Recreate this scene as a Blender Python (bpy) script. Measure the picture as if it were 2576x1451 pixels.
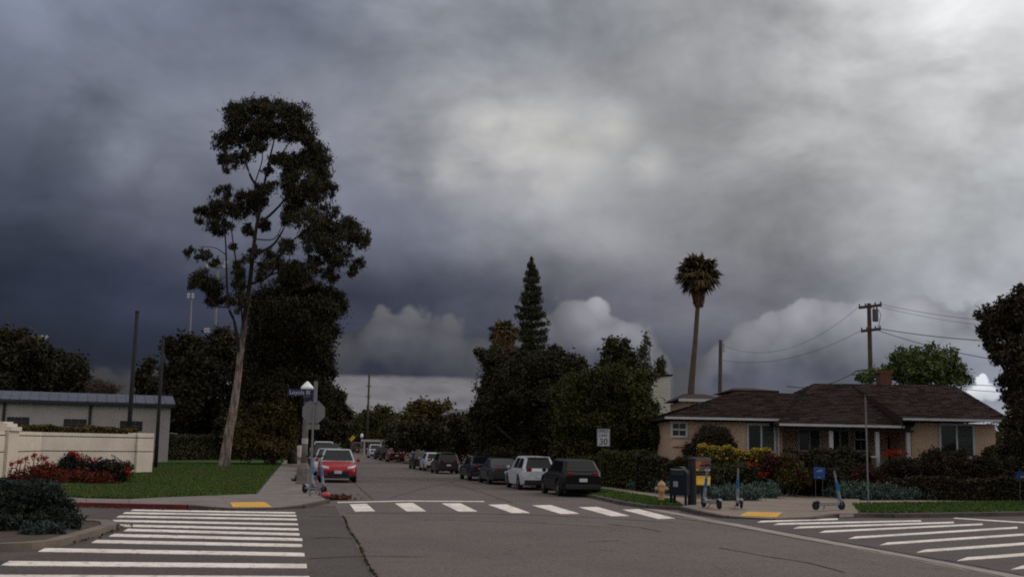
import bpy, math, random
import numpy as np
from mathutils import Vector, Matrix

for o in list(bpy.data.objects): bpy.data.objects.remove(o)
SC = bpy.context.scene
COL = SC.collection
random.seed(7)
RNG = np.random.default_rng(7)
R = math.radians

# ------------------------------------------------------------------ camera
F = 2800.0              # focal length in units of a 2576 px wide frame
ROLL = 0.0195
PITCH = math.atan((1118 - 724.5) / F)
CAMH = 2.0
cam_d = bpy.data.cameras.new('camera'); cam = bpy.data.objects.new('camera', cam_d); COL.objects.link(cam)
cam_d.sensor_width = 36; cam_d.lens = 36 * F / 2576; cam_d.clip_start = 0.1; cam_d.clip_end = 6000
_r = Vector((1, 0, 0)); _u = Vector((0, -math.sin(PITCH), math.cos(PITCH))); _f = Vector((0, math.cos(PITCH), math.sin(PITCH)))
_ri = _r * math.cos(ROLL) + _u * math.sin(ROLL); _ui = _u * math.cos(ROLL) - _r * math.sin(ROLL)
cam.matrix_world = Matrix(((_ri.x, _ui.x, -_f.x, 0), (_ri.y, _ui.y, -_f.y, 0), (_ri.z, _ui.z, -_f.z, CAMH), (0, 0, 0, 1)))
SC.camera = cam

def ray(u, v):
    return (_f + _ri * ((u - 1288) / F) + _ui * ((724.5 - v) / F))
def G(u, v, z=0.0):                      # survey point on the ground (or a level z)
    d = ray(u, v); k = (z - CAMH) / d.z
    return Vector((d.x * k, d.y * k, z))
def PD(u, v, Y):                         # survey point at distance Y
    d = ray(u, v); k = Y / d.y
    return Vector((d.x * k, Y, CAMH + d.z * k))
def o4(x, y): return (x / 1.5901, y / 1.5901)

# street frame: s along the side street, t to the right of it
_vp = ray(757, 1107.6); A_ANG = math.atan2(_vp.x, _vp.y)
AD = Vector((math.sin(A_ANG), math.cos(A_ANG), 0)); AR = Vector((math.cos(A_ANG), -math.sin(A_ANG), 0))
def AT(s, t, z=0.0):
    p = AD * s + AR * t; return Vector((p.x, p.y, z))
def st(p): return (p.dot(AD), p.dot(AR))
A_ROT = math.pi / 2 - A_ANG              # z rotation that turns +x into the street direction

# ------------------------------------------------------------------ world: heavy broken storm cloud
SUN_AZ, SUN_EL = R(62), R(36)
world = bpy.data.worlds.new('World'); SC.world = world; world.use_nodes = True
nt = world.node_tree; nt.nodes.clear()
class N:
    """tiny expression builder for shader nodes"""
    def __init__(s, tree): s.t = tree
    def new(s, typ, **kw):
        n = s.t.nodes.new(typ)
        for k, v in kw.items(): setattr(n, k, v)
        return n
    def link(s, a, b): s.t.links.new(a, b)
    def m(s, op, a, b=None, c=None, clamp=False):
        n = s.t.nodes.new('ShaderNodeMath'); n.operation = op; n.use_clamp = clamp
        for i, x in enumerate((a, b, c)):
            if x is None: continue
            if isinstance(x, (int, float)): n.inputs[i].default_value = x
            else: s.t.links.new(x, n.inputs[i])
        return n.outputs[0]
    def mix(s, f, a, b, blend='MIX'):
        n = s.t.nodes.new('ShaderNodeMix'); n.data_type = 'RGBA'; n.blend_type = blend
        for i, x in ((0, f), (6, a), (7, b)):
            if isinstance(x, (int, float)): n.inputs[i].default_value = x
            elif isinstance(x, tuple): n.inputs[i].default_value = x if len(x) == 4 else (*x, 1)
            else: s.t.links.new(x, n.inputs[i])
        return n.outputs[2]
    def ramp(s, fac, stops, interp='EASE'):
        n = s.t.nodes.new('ShaderNodeValToRGB'); cr = n.color_ramp; cr.interpolation = interp
        while len(cr.elements) < len(stops): cr.elements.new(0.5)
        for e, (p, c) in zip(cr.elements, stops):
            e.position = p; e.color = c if len(c) == 4 else (*c, 1)
        s.t.links.new(fac, n.inputs[0]); return n.outputs[0]
    def smooth(s, x, a, b):
        n = s.t.nodes.new('ShaderNodeMapRange'); n.interpolation_type = 'SMOOTHSTEP'
        s.t.links.new(x, n.inputs[0]); n.inputs[1].default_value = a; n.inputs[2].default_value = b
        return n.outputs[0]
w = N(nt)
tc = w.new('ShaderNodeTexCoord')
sep = w.new('ShaderNodeSeparateXYZ'); w.link(tc.outputs['Generated'], sep.inputs[0])
def wnoise(scale, detail, rough, vec, dist=0.0, sz=1.0):
    mp = w.new('ShaderNodeMapping'); mp.inputs['Scale'].default_value = (1, 1, sz); w.link(vec, mp.inputs[0])
    n = w.new('ShaderNodeTexNoise'); n.inputs['Scale'].default_value = scale; n.inputs['Detail'].default_value = detail
    n.inputs['Roughness'].default_value = rough; n.inputs['Distortion'].default_value = dist
    w.link(mp.outputs[0], n.inputs['Vector']); return n
n1 = wnoise(6.0, 4, 0.56, tc.outputs['Generated'], 0.25, 1.8)
n2 = wnoise(17.0, 5, 0.6, tc.outputs['Generated'], 0.2, 1.3)
n3 = wnoise(3.2, 3, 0.5, tc.outputs['Generated'], 0.0, 2.2)
sc1 = w.new('ShaderNodeSeparateColor'); w.link(n1.outputs['Color'], sc1.inputs[0])
sc2 = w.new('ShaderNodeSeparateColor'); w.link(n2.outputs['Color'], sc2.inputs[0])
az0 = w.m('ARCTAN2', sep.outputs[0], sep.outputs[1]); el0 = w.m('ARCSINE', sep.outputs[2])
az = w.m('ADD', az0, w.m('MULTIPLY', w.m('SUBTRACT', sc1.outputs[0], 0.5), 0.16))
el = w.m('ADD', el0, w.m('MULTIPLY', w.m('SUBTRACT', sc1.outputs[1], 0.5), 0.06))
azf = w.m('ADD', az0, w.m('MULTIPLY', w.m('SUBTRACT', sc2.outputs[0], 0.5), 0.03))
elf = w.m('ADD', el0, w.m('MULTIPLY', w.m('SUBTRACT', sc2.outputs[1], 0.5), 0.024))
def lin(c): return tuple(((x / 255 + 0.055) / 1.055) ** 2.4 if x > 10 else x / 255 / 12.92 for x in c)
def azel(u, v):
    d = ray(u, v).normalized(); return math.atan2(d.x, d.y), math.asin(d.z)
def row(v, stops, back):
    st_ = [(0.0, lin(back))]
    for u, c in stops:
        a, _ = azel(u, v); st_.append(((a + math.pi) / (2 * math.pi), lin(c)))
    st_.append((1.0, lin(back)))
    st_.insert(1, (0.30, lin(tuple(0.5 * (x + y) for x, y in zip(stops[0][1], back)))))
    st_.insert(-1, (0.70, lin(tuple(0.5 * (x + y) for x, y in zip(stops[-1][1], back)))))
    return st_
azn = w.m('MULTIPLY_ADD', az, 1 / (2 * math.pi), 0.5)
rows = [
    (1075, [(0, (44, 46, 55)), (700, (60, 60, 67)), (950, (92, 91, 96)), (1200, (90, 90, 98)), (1700, (86, 88, 102)), (2480, (150, 154, 163))], (192, 192, 192)),
    (930, [(0, (29, 33, 46)), (500, (31, 35, 49)), (950, (48, 50, 66)), (1300, (60, 62, 77)), (1750, (76, 78, 92)), (2500, (122, 126, 138))], (198, 198, 198)),
    (760, [(0, (40, 45, 60)), (450, (50, 54, 71)), (1000, (64, 66, 82)), (1500, (96, 96, 107)), (1900, (108, 108, 116)), (2300, (142, 144, 149)), (2560, (168, 170, 175))], (204, 204, 204)),
    (580, [(0, (70, 75, 90)), (450, (92, 95, 110)), (1000, (110, 112, 126)), (1500, (142, 142, 146)), (1900, (142, 142, 145)), (2300, (170, 171, 173)), (2560, (184, 186, 189))], (210, 210, 210)),
    (350, [(0, (100, 106, 120)), (450, (116, 120, 133)), (900, (122, 124, 134)), (1300, (178, 177, 176)), (1750, (150, 150, 151)), (2200, (182, 182, 182)), (2560, (206, 207, 208))], (216, 216, 216)),
    (60, [(0, (124, 132, 148)), (600, (110, 116, 131)), (1200, (144, 147, 155)), (1800, (168, 169, 171)), (2200, (206, 207, 207)), (2540, (242, 242, 241))], (224, 224, 224)),
]
prev = None; pel = None
for v, stops, back in rows:
    col = w.ramp(azn, row(v, stops, back), 'EASE')
    e = azel(1288, v)[1]
    if prev is None: prev = col
    else: prev = w.mix(w.smooth(el, pel, e), prev, col)
    pel = e
# towards the zenith the cloud deck is thinner and evenly bright
prev = w.mix(w.smooth(el0, pel, 0.85), prev, (0.70, 0.69, 0.68))
# soft cloud relief
rel = w.m('ADD', w.m('MULTIPLY', w.m('SUBTRACT', n1.outputs['Fac'], 0.5), 2.0), w.m('ADD', w.m('MULTIPLY', w.m('SUBTRACT', n2.outputs['Fac'], 0.5), 0.6), w.m('MULTIPLY', w.m('SUBTRACT', n3.outputs['Fac'], 0.5), 0.9)))
relv = w.m('ADD', 1.04, w.m('MULTIPLY', rel, 0.7))
relc = w.new('ShaderNodeCombineColor'); [w.link(relv, relc.inputs[i]) for i in range(3)]
prev = w.mix(1.0, prev, relc.outputs[0], 'MULTIPLY')
# heaped clouds above the roofs: each a union of round heads with a ragged upper rim
def heap(heads, colour, base_v, amount, soft, brk=1.0):
    global prev
    tot = None; top = 0
    for u, v, r in heads:
        a, e = azel(u, v); rr = r / F; top = max(top, e + rr)
        dx = w.m('SUBTRACT', azf, a); dy = w.m('SUBTRACT', elf, e)
        d2 = w.m('SQRT', w.m('ADD', w.m('MULTIPLY', dx, dx), w.m('MULTIPLY', dy, dy)))
        k = w.m('SUBTRACT', 1.0, w.m('DIVIDE', d2, rr))
        tot = k if tot is None else w.m('MAXIMUM', tot, k)
    msk = w.smooth(tot, -0.02, soft)
    be = azel(heads[0][0], base_v)[1]
    msk = w.m('MULTIPLY', msk, w.smooth(elf, be, top))
    msk = w.m('MULTIPLY', msk, w.m('MULTIPLY', w.m('MULTIPLY_ADD', n2.outputs['Fac'], 1.1 , 0.4), w.m('MULTIPLY_ADD', n1.outputs['Fac'], 2.2 * brk, 1.0 - 1.1 * brk)), clamp=True)
    prev = w.mix(w.m('MULTIPLY', msk, amount), prev, lin(colour))
heap([(1330, 350, 190), (1450, 400, 130), (1220, 310, 120), (1540, 330, 100), (1380, 480, 110), (1130, 430, 90), (1640, 420, 80)], (212, 210, 206), 760, 0.78, 1.2)
heap([(430, 470, 120), (330, 400, 110), (560, 520, 70)], (150, 155, 166), 640, 0.5, 1.0)
heap([(2250, 420, 200), (2080, 420, 110)], (205, 203, 200), 640, 0.45, 1.0)
# bank of heaped cloud above the roofs: its upper outline and brightness along the horizon
bank = [(300, 930, 60), (700, 900, 62), (860, 830, 78), (930, 776, 100), (1000, 782, 104), (1075, 765, 112), (1130, 795, 104), (1180, 842, 88), (1290, 830, 88), (1370, 750, 118), (1435, 742, 126), (1480, 782, 140), (1530, 780, 158), (1580, 768, 160), (1622, 792, 150), (1652, 832, 128), (1682, 925, 74), (1735, 915, 76), (1780, 870, 104), (1832, 792, 146), (1872, 778, 156), (1950, 792, 150), (2005, 748, 156), (2058, 734, 160), (2110, 756, 156), (2170, 748, 154), (2235, 772, 150), (2320, 738, 160), (2420, 748, 164), (2540, 770, 166)]
bst = [(0.0, (azel(288, 760)[1] / 0.2, 0.20, 0))]
for u, v, c in bank:
    a_, e_ = azel(u, v); bst.append(((a_ + math.pi) / (2 * math.pi), (e_ / 0.2, lin((c,) * 3)[0], 0)))
bst.append((1.0, (azel(288, 760)[1] / 0.2, 0.20, 0)))
azb = w.m('ADD', az0, w.m('MULTIPLY', w.m('SUBTRACT', sc2.outputs[0], 0.5), 0.016))
brp = w.new('ShaderNodeSeparateColor'); w.link(w.ramp(w.m('MULTIPLY_ADD', azb, 1 / (2 * math.pi), 0.5), bst, 'LINEAR'), brp.inputs[0])
def vor(scale, sm):
    n = w.new('ShaderNodeTexVoronoi'); n.feature = 'F1'; n.inputs['Scale'].default_value = scale
    w.link(tc.outputs['Generated'], n.inputs['Vector']); return w.m('SUBTRACT', 0.55, n.outputs['Distance'])
v1 = vor(30, 0.6); v2 = vor(75, 0.5)
bump_ = w.m('ADD', w.m('MULTIPLY', v1, 0.030), w.m('ADD', w.m('MULTIPLY', v2, 0.011), w.m('MULTIPLY', w.m('SUBTRACT', n2.outputs['Fac'], 0.5), 0.028)))
hgt = w.m('ADD', w.m('MULTIPLY', brp.outputs[0], 0.2), bump_)
dep = w.m('SUBTRACT', hgt, el0)
bm = w.m('MULTIPLY', w.smooth(dep, -0.001, 0.0065), w.m('SUBTRACT', 1.0, w.smooth(dep, 0.004, 0.066)))
lum = w.m('MULTIPLY', brp.outputs[1], w.m('ADD', 0.58, w.m('ADD', w.m('MULTIPLY', v1, 0.95), w.m('MULTIPLY', n2.outputs['Fac'], 0.5))))
bc = w.new('ShaderNodeCombineColor'); w.link(lum, bc.inputs[0]); w.link(w.m('MULTIPLY', lum, 0.995), bc.inputs[1]); w.link(w.m('MULTIPLY', lum, 1.10), bc.inputs[2])
prev = w.mix(w.m('MULTIPLY', bm, 0.95), prev, bc.outputs[0])
heap([(2480, 968, 18), (2496, 985, 22), (2466, 990, 22), (2481, 954, 10)], (232, 234, 240), 1060, 0.95, 0.4)
# pale strip of clear air under the dark cloud base
ea, eb = azel(1000, 960)[1], azel(1000, 935)[1]
strip = w.m('SUBTRACT', 1.0, w.smooth(w.m('MULTIPLY_ADD', w.m('SUBTRACT', sc2.outputs[2], 0.5), 0.006, el0), azel(1000, 953)[1], azel(1000, 940)[1]))
strip = w.m('MULTIPLY', strip, w.m('MULTIPLY', w.smooth(azf, azel(200, 950)[0], azel(860, 950)[0]), w.m('SUBTRACT', 1.0, w.smooth(azf, azel(1230, 950)[0], azel(1800, 950)[0]))))
n4 = wnoise(26.0, 3, 0.6, tc.outputs['Generated'], 0.4, 3.5)
strip = w.m('MULTIPLY', strip, w.m('MULTIPLY_ADD', n4.outputs['Fac'], 1.5, 0.15))
prev = w.mix(w.m('MULTIPLY', strip, 0.85, clamp=True), prev, lin((128, 125, 128)))
# blue daylight that leaks through the cover
sky = w.new('ShaderNodeTexSky'); sky.sky_type = 'NISHITA'; sky.sun_disc = False
sky.sun_elevation = SUN_EL; sky.sun_rotation = SUN_AZ
bg1 = w.new('ShaderNodeBackground'); bg1.inputs[1].default_value = 0.05; w.link(sky.outputs[0], bg1.inputs[0])
bg2 = w.new('ShaderNodeBackground'); bg2.inputs[1].default_value = 1.0; w.link(w.mix(1.0, prev, (0.99, 1.0, 1.01), 'MULTIPLY'), bg2.inputs[0])
mx = w.new('ShaderNodeMixShader'); mx.inputs[0].default_value = 0.97
w.link(bg1.outputs[0], mx.inputs[1]); w.link(bg2.outputs[0], mx.inputs[2])
wo = w.new('ShaderNodeOutputWorld'); w.link(mx.outputs[0], wo.inputs[0])

sun_d = bpy.data.lights.new('sun', 'SUN'); sun_d.energy = 0.9; sun_d.angle = R(40); sun_d.color = (1, 0.89, 0.78)
sun = bpy.data.objects.new('sun', sun_d); COL.objects.link(sun)
_sd = Vector((math.sin(SUN_AZ) * math.cos(SUN_EL), math.cos(SUN_AZ) * math.cos(SUN_EL), math.sin(SUN_EL)))
sun.rotation_euler = _sd.to_track_quat('Z', 'Y').to_euler(); sun.location = (30, 0, 40)

SC.view_settings.view_transform = 'Standard'; SC.view_settings.look = 'None'
SC.view_settings.exposure = 0.0; SC.view_settings.gamma = 1.0; SC.view_settings.use_curve_mapping = False
SC.render.engine = 'CYCLES'; SC.cycles.max_bounces = 5; SC.cycles.diffuse_bounces = 3; SC.cycles.glossy_bounces = 3
SC.cycles.transparent_max_bounces = 6; SC.cycles.use_denoising = False; SC.cycles.filter_width = 1.9

# ------------------------------------------------------------------ materials
MATS = {}
def mat(name, c, rough=0.7, c2=None, scale=3.0, amt=0.5, bump=0.0, bscale=None, spec=0.3, metal=0.0, coat=0.0, island=False, detail=6, emit=None):
    if name in MATS: return MATS[name]
    m = bpy.data.materials.new(name); m.use_nodes = True; MATS[name] = m
    k = N(m.node_tree); b = m.node_tree.nodes['Principled BSDF']
    b.inputs['Roughness'].default_value = rough; b.inputs['Metallic'].default_value = metal
    b.inputs['Specular IOR Level'].default_value = spec; b.inputs['Coat Weight'].default_value = coat
    if c2 is None: c2 = tuple(x * 0.7 for x in c)
    if island:
        g = k.new('ShaderNodeNewGeometry'); fac = g.outputs['Random Per Island']
        col = k.ramp(fac, [(0.0, c2), (0.5, tuple((x + y) / 2 for x, y in zip(c, c2))), (1.0, c)], 'LINEAR')
    else:
        t = k.new('ShaderNodeTexCoord')
        n = k.new('ShaderNodeTexNoise'); n.inputs['Scale'].default_value = scale; n.inputs['Detail'].default_value = detail; n.inputs['Roughness'].default_value = 0.65
        k.link(t.outputs['Object'], n.inputs['Vector'])
        col = k.mix(k.smooth(n.outputs['Fac'], 0.5 - amt * 0.5, 0.5 + amt * 0.5), c, c2)
        if bump:
            bn = k.new('ShaderNodeTexNoise'); bn.inputs['Scale'].default_value = bscale or scale * 6; bn.inputs['Detail'].default_value = 5
            k.link(t.outputs['Object'], bn.inputs['Vector'])
            bp = k.new('ShaderNodeBump'); bp.inputs['Strength'].default_value = bump; bp.inputs['Distance'].default_value = 0.02
            k.link(bn.outputs['Fac'], bp.inputs['Height']); k.link(bp.outputs[0], b.inputs['Normal'])
    k.link(col, b.inputs['Base Color'])
    return m

def asphalt(name, base, dark, patch_scale=0.35):
    m = bpy.data.materials.new(name); m.use_nodes = True; k = N(m.node_tree); b = m.node_tree.nodes['Principled BSDF']
    b.inputs['Roughness'].default_value = 0.82; b.inputs['Specular IOR Level'].default_value = 0.25
    t = k.new('ShaderNodeTexCoord')
    def nz(s, d, r=0.6, dist=0.0):
        n = k.new('ShaderNodeTexNoise'); n.inputs['Scale'].default_value = s; n.inputs['Detail'].default_value = d
        n.inputs['Roughness'].default_value = r; n.inputs['Distortion'].default_value = dist
        k.link(t.outputs['Object'], n.inputs['Vector']); return n.outputs['Fac']
    big = nz(patch_scale, 4); mid = nz(2.2, 5, 0.65, 0.4); fine = nz(38, 4, 0.7)
    col = k.mix(k.smooth(big, 0.38, 0.64), base, dark)
    col = k.mix(k.m('MULTIPLY', k.smooth(mid, 0.48, 0.68), 0.6), col, tuple(x * 0.5 for x in dark))
    fine2 = nz(14, 3, 0.7)
    col = k.mix(0.6, col, k.mix(k.smooth(k.m('MULTIPLY_ADD', fine2, 0.5, k.m('MULTIPLY', fine, 0.5)), 0.36, 0.64), tuple(x * 0.42 for x in base), tuple(min(1, x * 1.7) for x in base)))
    # hairline cracks
    v = k.new('ShaderNodeTexVoronoi'); v.feature = 'DISTANCE_TO_EDGE'; v.inputs['Scale'].default_value = 0.28
    wv = k.new('ShaderNodeVectorMath'); wv.operation = 'MULTIPLY_ADD'
    wn = k.new('ShaderNodeTexNoise'); wn.inputs['Scale'].default_value = 1.3; wn.inputs['Detail'].default_value = 5; k.link(t.outputs['Object'], wn.inputs['Vector'])
    k.link(wn.outputs['Color'], wv.inputs[0]); wv.inputs[1].default_value = (1.6, 1.6, 0); k.link(t.outputs['Object'], wv.inputs[2])
    k.link(wv.outputs[0], v.inputs['Vector'])
    crack = k.m('MULTIPLY', k.m('SUBTRACT', 1.0, k.smooth(v.outputs['Distance'], 0.0, 0.009)), k.smooth(big, 0.35, 0.6))
    col = k.mix(k.m('MULTIPLY', crack, 0.6), col, (0.015, 0.014, 0.013))
    k.link(col, b.inputs['Base Color'])
    bp = k.new('ShaderNodeBump'); bp.inputs['Strength'].default_value = 0.35; bp.inputs['Distance'].default_value = 0.012
    k.link(fine, bp.inputs['Height']); k.link(bp.outputs[0], b.inputs['Normal'])
    MATS[name] = m; return m
asphalt('asphalt', (0.074, 0.060, 0.057), (0.044, 0.036, 0.034))
asphalt('old_paving', (0.112, 0.091, 0.085), (0.070, 0.056, 0.052), 0.3)

def paint_mat():
    m = bpy.data.materials.new('road_paint'); m.use_nodes = True; k = N(m.node_tree); b = m.node_tree.nodes['Principled BSDF']
    b.inputs['Roughness'].default_value = 0.7
    t = k.new('ShaderNodeTexCoord')
    n = k.new('ShaderNodeTexNoise'); n.inputs['Scale'].default_value = 5; n.inputs['Detail'].default_value = 8; n.inputs['Roughness'].default_value = 0.75
    k.link(t.outputs['Object'], n.inputs['Vector'])
    n2_ = k.new('ShaderNodeTexNoise'); n2_.inputs['Scale'].default_value = 0.9; n2_.inputs['Detail'].default_value = 3; k.link(t.outputs['Object'], n2_.inputs['Vector'])
    wear = k.m('MULTIPLY', k.smooth(n.outputs['Fac'], 0.50, 0.66), 0.85)
    col = k.mix(k.smooth(n2_.outputs['Fac'], 0.35, 0.7), (0.80, 0.72, 0.66), (0.62, 0.55, 0.50))
    col = k.mix(wear, col, (0.17, 0.155, 0.15)); k.link(col, b.inputs['Base Color'])
    MATS['road_paint'] = m
paint_mat()

CONC = mat('concrete', (0.20, 0.172, 0.16), 0.85, (0.125, 0.106, 0.099), 0.8, 0.6, 0.3, 30)
CONC2 = mat('concrete_warm', (0.235, 0.185, 0.152), 0.85, (0.155, 0.12, 0.097), 0.8, 0.6, 0.3, 30)
KERB = mat('kerb_concrete', (0.11, 0.085, 0.078), 0.85, (0.05, 0.038, 0.035), 1.5, 0.6, 0.2, 12)
KERBT = mat('island_kerb_concrete', (0.20, 0.16, 0.13), 0.85, (0.10, 0.08, 0.065), 1.5, 0.7, 0.2, 10)
KERBR = mat('red_kerb_paint', (0.16, 0.012, 0.016), 0.6, (0.075, 0.008, 0.010), 2.0, 0.6, 0.2, 30)
PAVE2 = mat('gutter_concrete', (0.32, 0.275, 0.25), 0.85, (0.20, 0.17, 0.155), 1.0, 0.6, 0.3, 30)
YEL = mat('tactile_yellow', (0.72, 0.40, 0.06), 0.6, (0.58, 0.31, 0.05), 3, 0.5)
GRASSB = mat('lawn', (0.045, 0.085, 0.022), 0.95, (0.018, 0.036, 0.010), 0.9, 0.7, 0.6, 25)
GRASS = mat('grass_blade', (0.10, 0.155, 0.035), 0.8, (0.022, 0.05, 0.010), island=True, spec=0.1)
SOIL = mat('soil', (0.075, 0.055, 0.042), 0.95, (0.035, 0.026, 0.02), 3, 0.6, 0.8, 20)
EARTH = mat('earth', (0.055, 0.058, 0.035), 0.95, (0.03, 0.032, 0.02), 0.4, 0.7)
STUCCO_W = mat('cream_stucco', (0.68, 0.585, 0.505), 0.9, (0.55, 0.47, 0.40), 1.2, 0.6, 0.3, 40)
STUCCO_H = mat('tan_stucco', (0.54, 0.375, 0.26), 0.9, (0.44, 0.295, 0.20), 1.0, 0.6, 0.3, 40)
STUCCO_B = mat('grey_block_paint', (0.40, 0.36, 0.345), 0.9, (0.30, 0.27, 0.26), 0.8, 0.6, 0.2, 30)
STUCCO_F = mat('white_stucco', (0.56, 0.53, 0.46), 0.9, (0.48, 0.45, 0.39), 0.6, 0.6)
ROOF = mat('roof_shingle', (0.028, 0.014, 0.012), 0.95, (0.012, 0.007, 0.006), 1.6, 0.7, 0.7, 22)
ROOFB = mat('blue_metal_roof', (0.066, 0.074, 0.108), 0.55, (0.034, 0.040, 0.066), 0.7, 0.6)
ROOFG = mat('grey_roof', (0.10, 0.10, 0.105), 0.9, (0.07, 0.07, 0.075), 1.0, 0.6)
TRIM = mat('white_trim', (0.46, 0.46, 0.47), 0.6, (0.36, 0.36, 0.37), 2, 0.5)
DTRIM = mat('dark_trim', (0.03, 0.026, 0.025), 0.7)
GLASS = mat('window_glass', (0.008, 0.009, 0.010), 0.12, (0.014, 0.016, 0.018), 1.5, 0.6, spec=0.22)
CURT = mat('green_curtain', (0.050, 0.062, 0.054), 0.4, (0.022, 0.028, 0.025), 7, 0.5, spec=0.25)
DOORR = mat('red_door', (0.07, 0.018, 0.014), 0.5)
BRICK = mat('chimney_brick', (0.15, 0.06, 0.04), 0.9, (0.09, 0.035, 0.026), 6, 0.6)
GROOVE = mat('groove_joint', (0.07, 0.045, 0.035), 0.9)  # dark brown core colour showing in the gaps between blocks and bricks
BARK_E = mat('eucalyptus_bark', (0.23, 0.19, 0.165), 0.9, (0.12, 0.095, 0.08), 1.5, 0.7, 0.5, 9)
BARK_D = mat('dark_bark', (0.055, 0.042, 0.034), 0.95, (0.025, 0.02, 0.016), 3, 0.6, 0.6, 14)
BARK_P = mat('palm_bark', (0.11, 0.082, 0.062), 0.95, (0.06, 0.044, 0.034), 3, 0.6, 0.6, 10)
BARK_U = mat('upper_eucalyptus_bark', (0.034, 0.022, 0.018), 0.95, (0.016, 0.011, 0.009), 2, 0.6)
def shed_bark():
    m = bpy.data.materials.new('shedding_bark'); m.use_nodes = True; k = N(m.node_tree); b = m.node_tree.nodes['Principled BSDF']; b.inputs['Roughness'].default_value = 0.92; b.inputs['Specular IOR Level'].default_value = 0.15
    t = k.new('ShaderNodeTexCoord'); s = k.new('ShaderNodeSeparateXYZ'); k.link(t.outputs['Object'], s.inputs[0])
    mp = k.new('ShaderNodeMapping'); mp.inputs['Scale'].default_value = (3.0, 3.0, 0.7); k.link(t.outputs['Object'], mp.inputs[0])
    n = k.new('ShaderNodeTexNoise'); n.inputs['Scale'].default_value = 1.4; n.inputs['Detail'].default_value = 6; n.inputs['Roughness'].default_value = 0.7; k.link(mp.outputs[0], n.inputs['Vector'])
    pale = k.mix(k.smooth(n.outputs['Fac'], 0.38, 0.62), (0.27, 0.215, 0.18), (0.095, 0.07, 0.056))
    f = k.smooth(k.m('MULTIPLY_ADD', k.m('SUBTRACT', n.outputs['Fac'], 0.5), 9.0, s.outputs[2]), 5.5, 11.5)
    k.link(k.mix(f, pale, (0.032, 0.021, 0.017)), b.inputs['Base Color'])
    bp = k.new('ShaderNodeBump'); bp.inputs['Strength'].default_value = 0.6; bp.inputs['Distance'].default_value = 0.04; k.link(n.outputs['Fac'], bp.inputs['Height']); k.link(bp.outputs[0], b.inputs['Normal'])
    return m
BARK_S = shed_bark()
WOODP = mat('pole_wood', (0.075, 0.052, 0.04), 0.9, (0.038, 0.027, 0.021), 2, 0.6)
DARKP = mat('dark_pole', (0.022, 0.02, 0.022), 0.8)
GALV = mat('galvanised', (0.15, 0.155, 0.165), 0.6, (0.10, 0.105, 0.11), 3, 0.5, metal=0.2)
FLOODM = mat('flood_head', (0.5, 0.51, 0.53), 0.4)
LAMPG = mat('lamp_white_globe', (0.78, 0.79, 0.82), 0.35, (0.7, 0.71, 0.74), 3, 0.5)
POSTC = mat('lamp_post_concrete', (0.20, 0.175, 0.165), 0.9, (0.11, 0.095, 0.09), 4, 0.6)
SIGNB = mat('sign_back_aluminium', (0.19, 0.18, 0.19), 0.55, (0.14, 0.135, 0.14), 4, 0.6, metal=0.2)
SIGNW = mat('sign_white', (0.40, 0.405, 0.42), 0.5, (0.33, 0.335, 0.35), 3, 0.5)
SIGNK = mat('sign_black', (0.012, 0.012, 0.013), 0.5)
SIGNBL = mat('sign_blue', (0.012, 0.018, 0.065), 0.5)
SIGNY = mat('sign_yellow', (0.55, 0.33, 0.03), 0.5)
LETT = mat('lettering_white', (0.45, 0.46, 0.5), 0.5)
YARDB = mat('yard_sign_blue', (0.02, 0.075, 0.25), 0.5, (0.015, 0.055, 0.19), 4, 0.5)
WIRE = mat('wire', (0.015, 0.015, 0.017), 0.7)
RUBBER = mat('rubber', (0.012, 0.012, 0.012), 0.85)
RIM = mat('rim_alloy', (0.30, 0.30, 0.32), 0.35, metal=0.8)
CGLASS = mat('car_glass', (0.008, 0.009, 0.010), 0.08, spec=0.35)
PLATE = mat('plate', (0.55, 0.56, 0.6), 0.5)
TAIL = mat('tail_light', (0.16, 0.006, 0.008), 0.2, spec=0.5)
HEAD = mat('head_light', (0.55, 0.56, 0.58), 0.12, spec=0.6)
BLKP = mat('black_plastic', (0.014, 0.014, 0.015), 0.55)
SCB = mat('scooter_blue', (0.018, 0.135, 0.31), 0.45, (0.014, 0.11, 0.26), 3, 0.5)
SCG = mat('scooter_grey', (0.22, 0.235, 0.27), 0.5, (0.15, 0.16, 0.185), 3, 0.5)
MBLUE = mat('mailbox_blue', (0.006, 0.008, 0.019), 0.5, (0.004, 0.006, 0.014), 3, 0.5, spec=0.15)
HYD = mat('hydrant_tan', (0.50, 0.31, 0.17), 0.6, (0.36, 0.21, 0.11), 7, 0.6)
RACKY = mat('rack_yellow', (0.58, 0.33, 0.02), 0.5, (0.48, 0.26, 0.015), 4, 0.5)
PGREY = mat('poster_grey', (0.13, 0.12, 0.12), 0.6)
PORNG = mat('poster_orange', (0.46, 0.19, 0.05), 0.6, (0.3, 0.08, 0.05), 12, 0.7)
PRED = mat('poster_red', (0.24, 0.055, 0.05), 0.6, (0.1, 0.035, 0.04), 12, 0.7)
def leafm(name, c, c2): return mat(name, c, 0.75, c2, island=True, spec=0.12)
L_EUC = leafm('leaf_eucalyptus', (0.066, 0.058, 0.030), (0.017, 0.016, 0.010))
L_DARK = leafm('leaf_dark', (0.050, 0.043, 0.021), (0.012, 0.011, 0.007))
L_BRN = leafm('leaf_brown_green', (0.12, 0.088, 0.028), (0.03, 0.025, 0.010))
L_GRN = leafm('leaf_green', (0.070, 0.070, 0.019), (0.018, 0.020, 0.008))
L_MID = leafm('leaf_mid', (0.08, 0.074, 0.028), (0.02, 0.020, 0.009))
L_BRT = leafm('leaf_bright', (0.12, 0.15, 0.048), (0.034, 0.05, 0.018))
L_PINE = leafm('leaf_pine', (0.065, 0.066, 0.036), (0.018, 0.020, 0.012))
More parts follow.
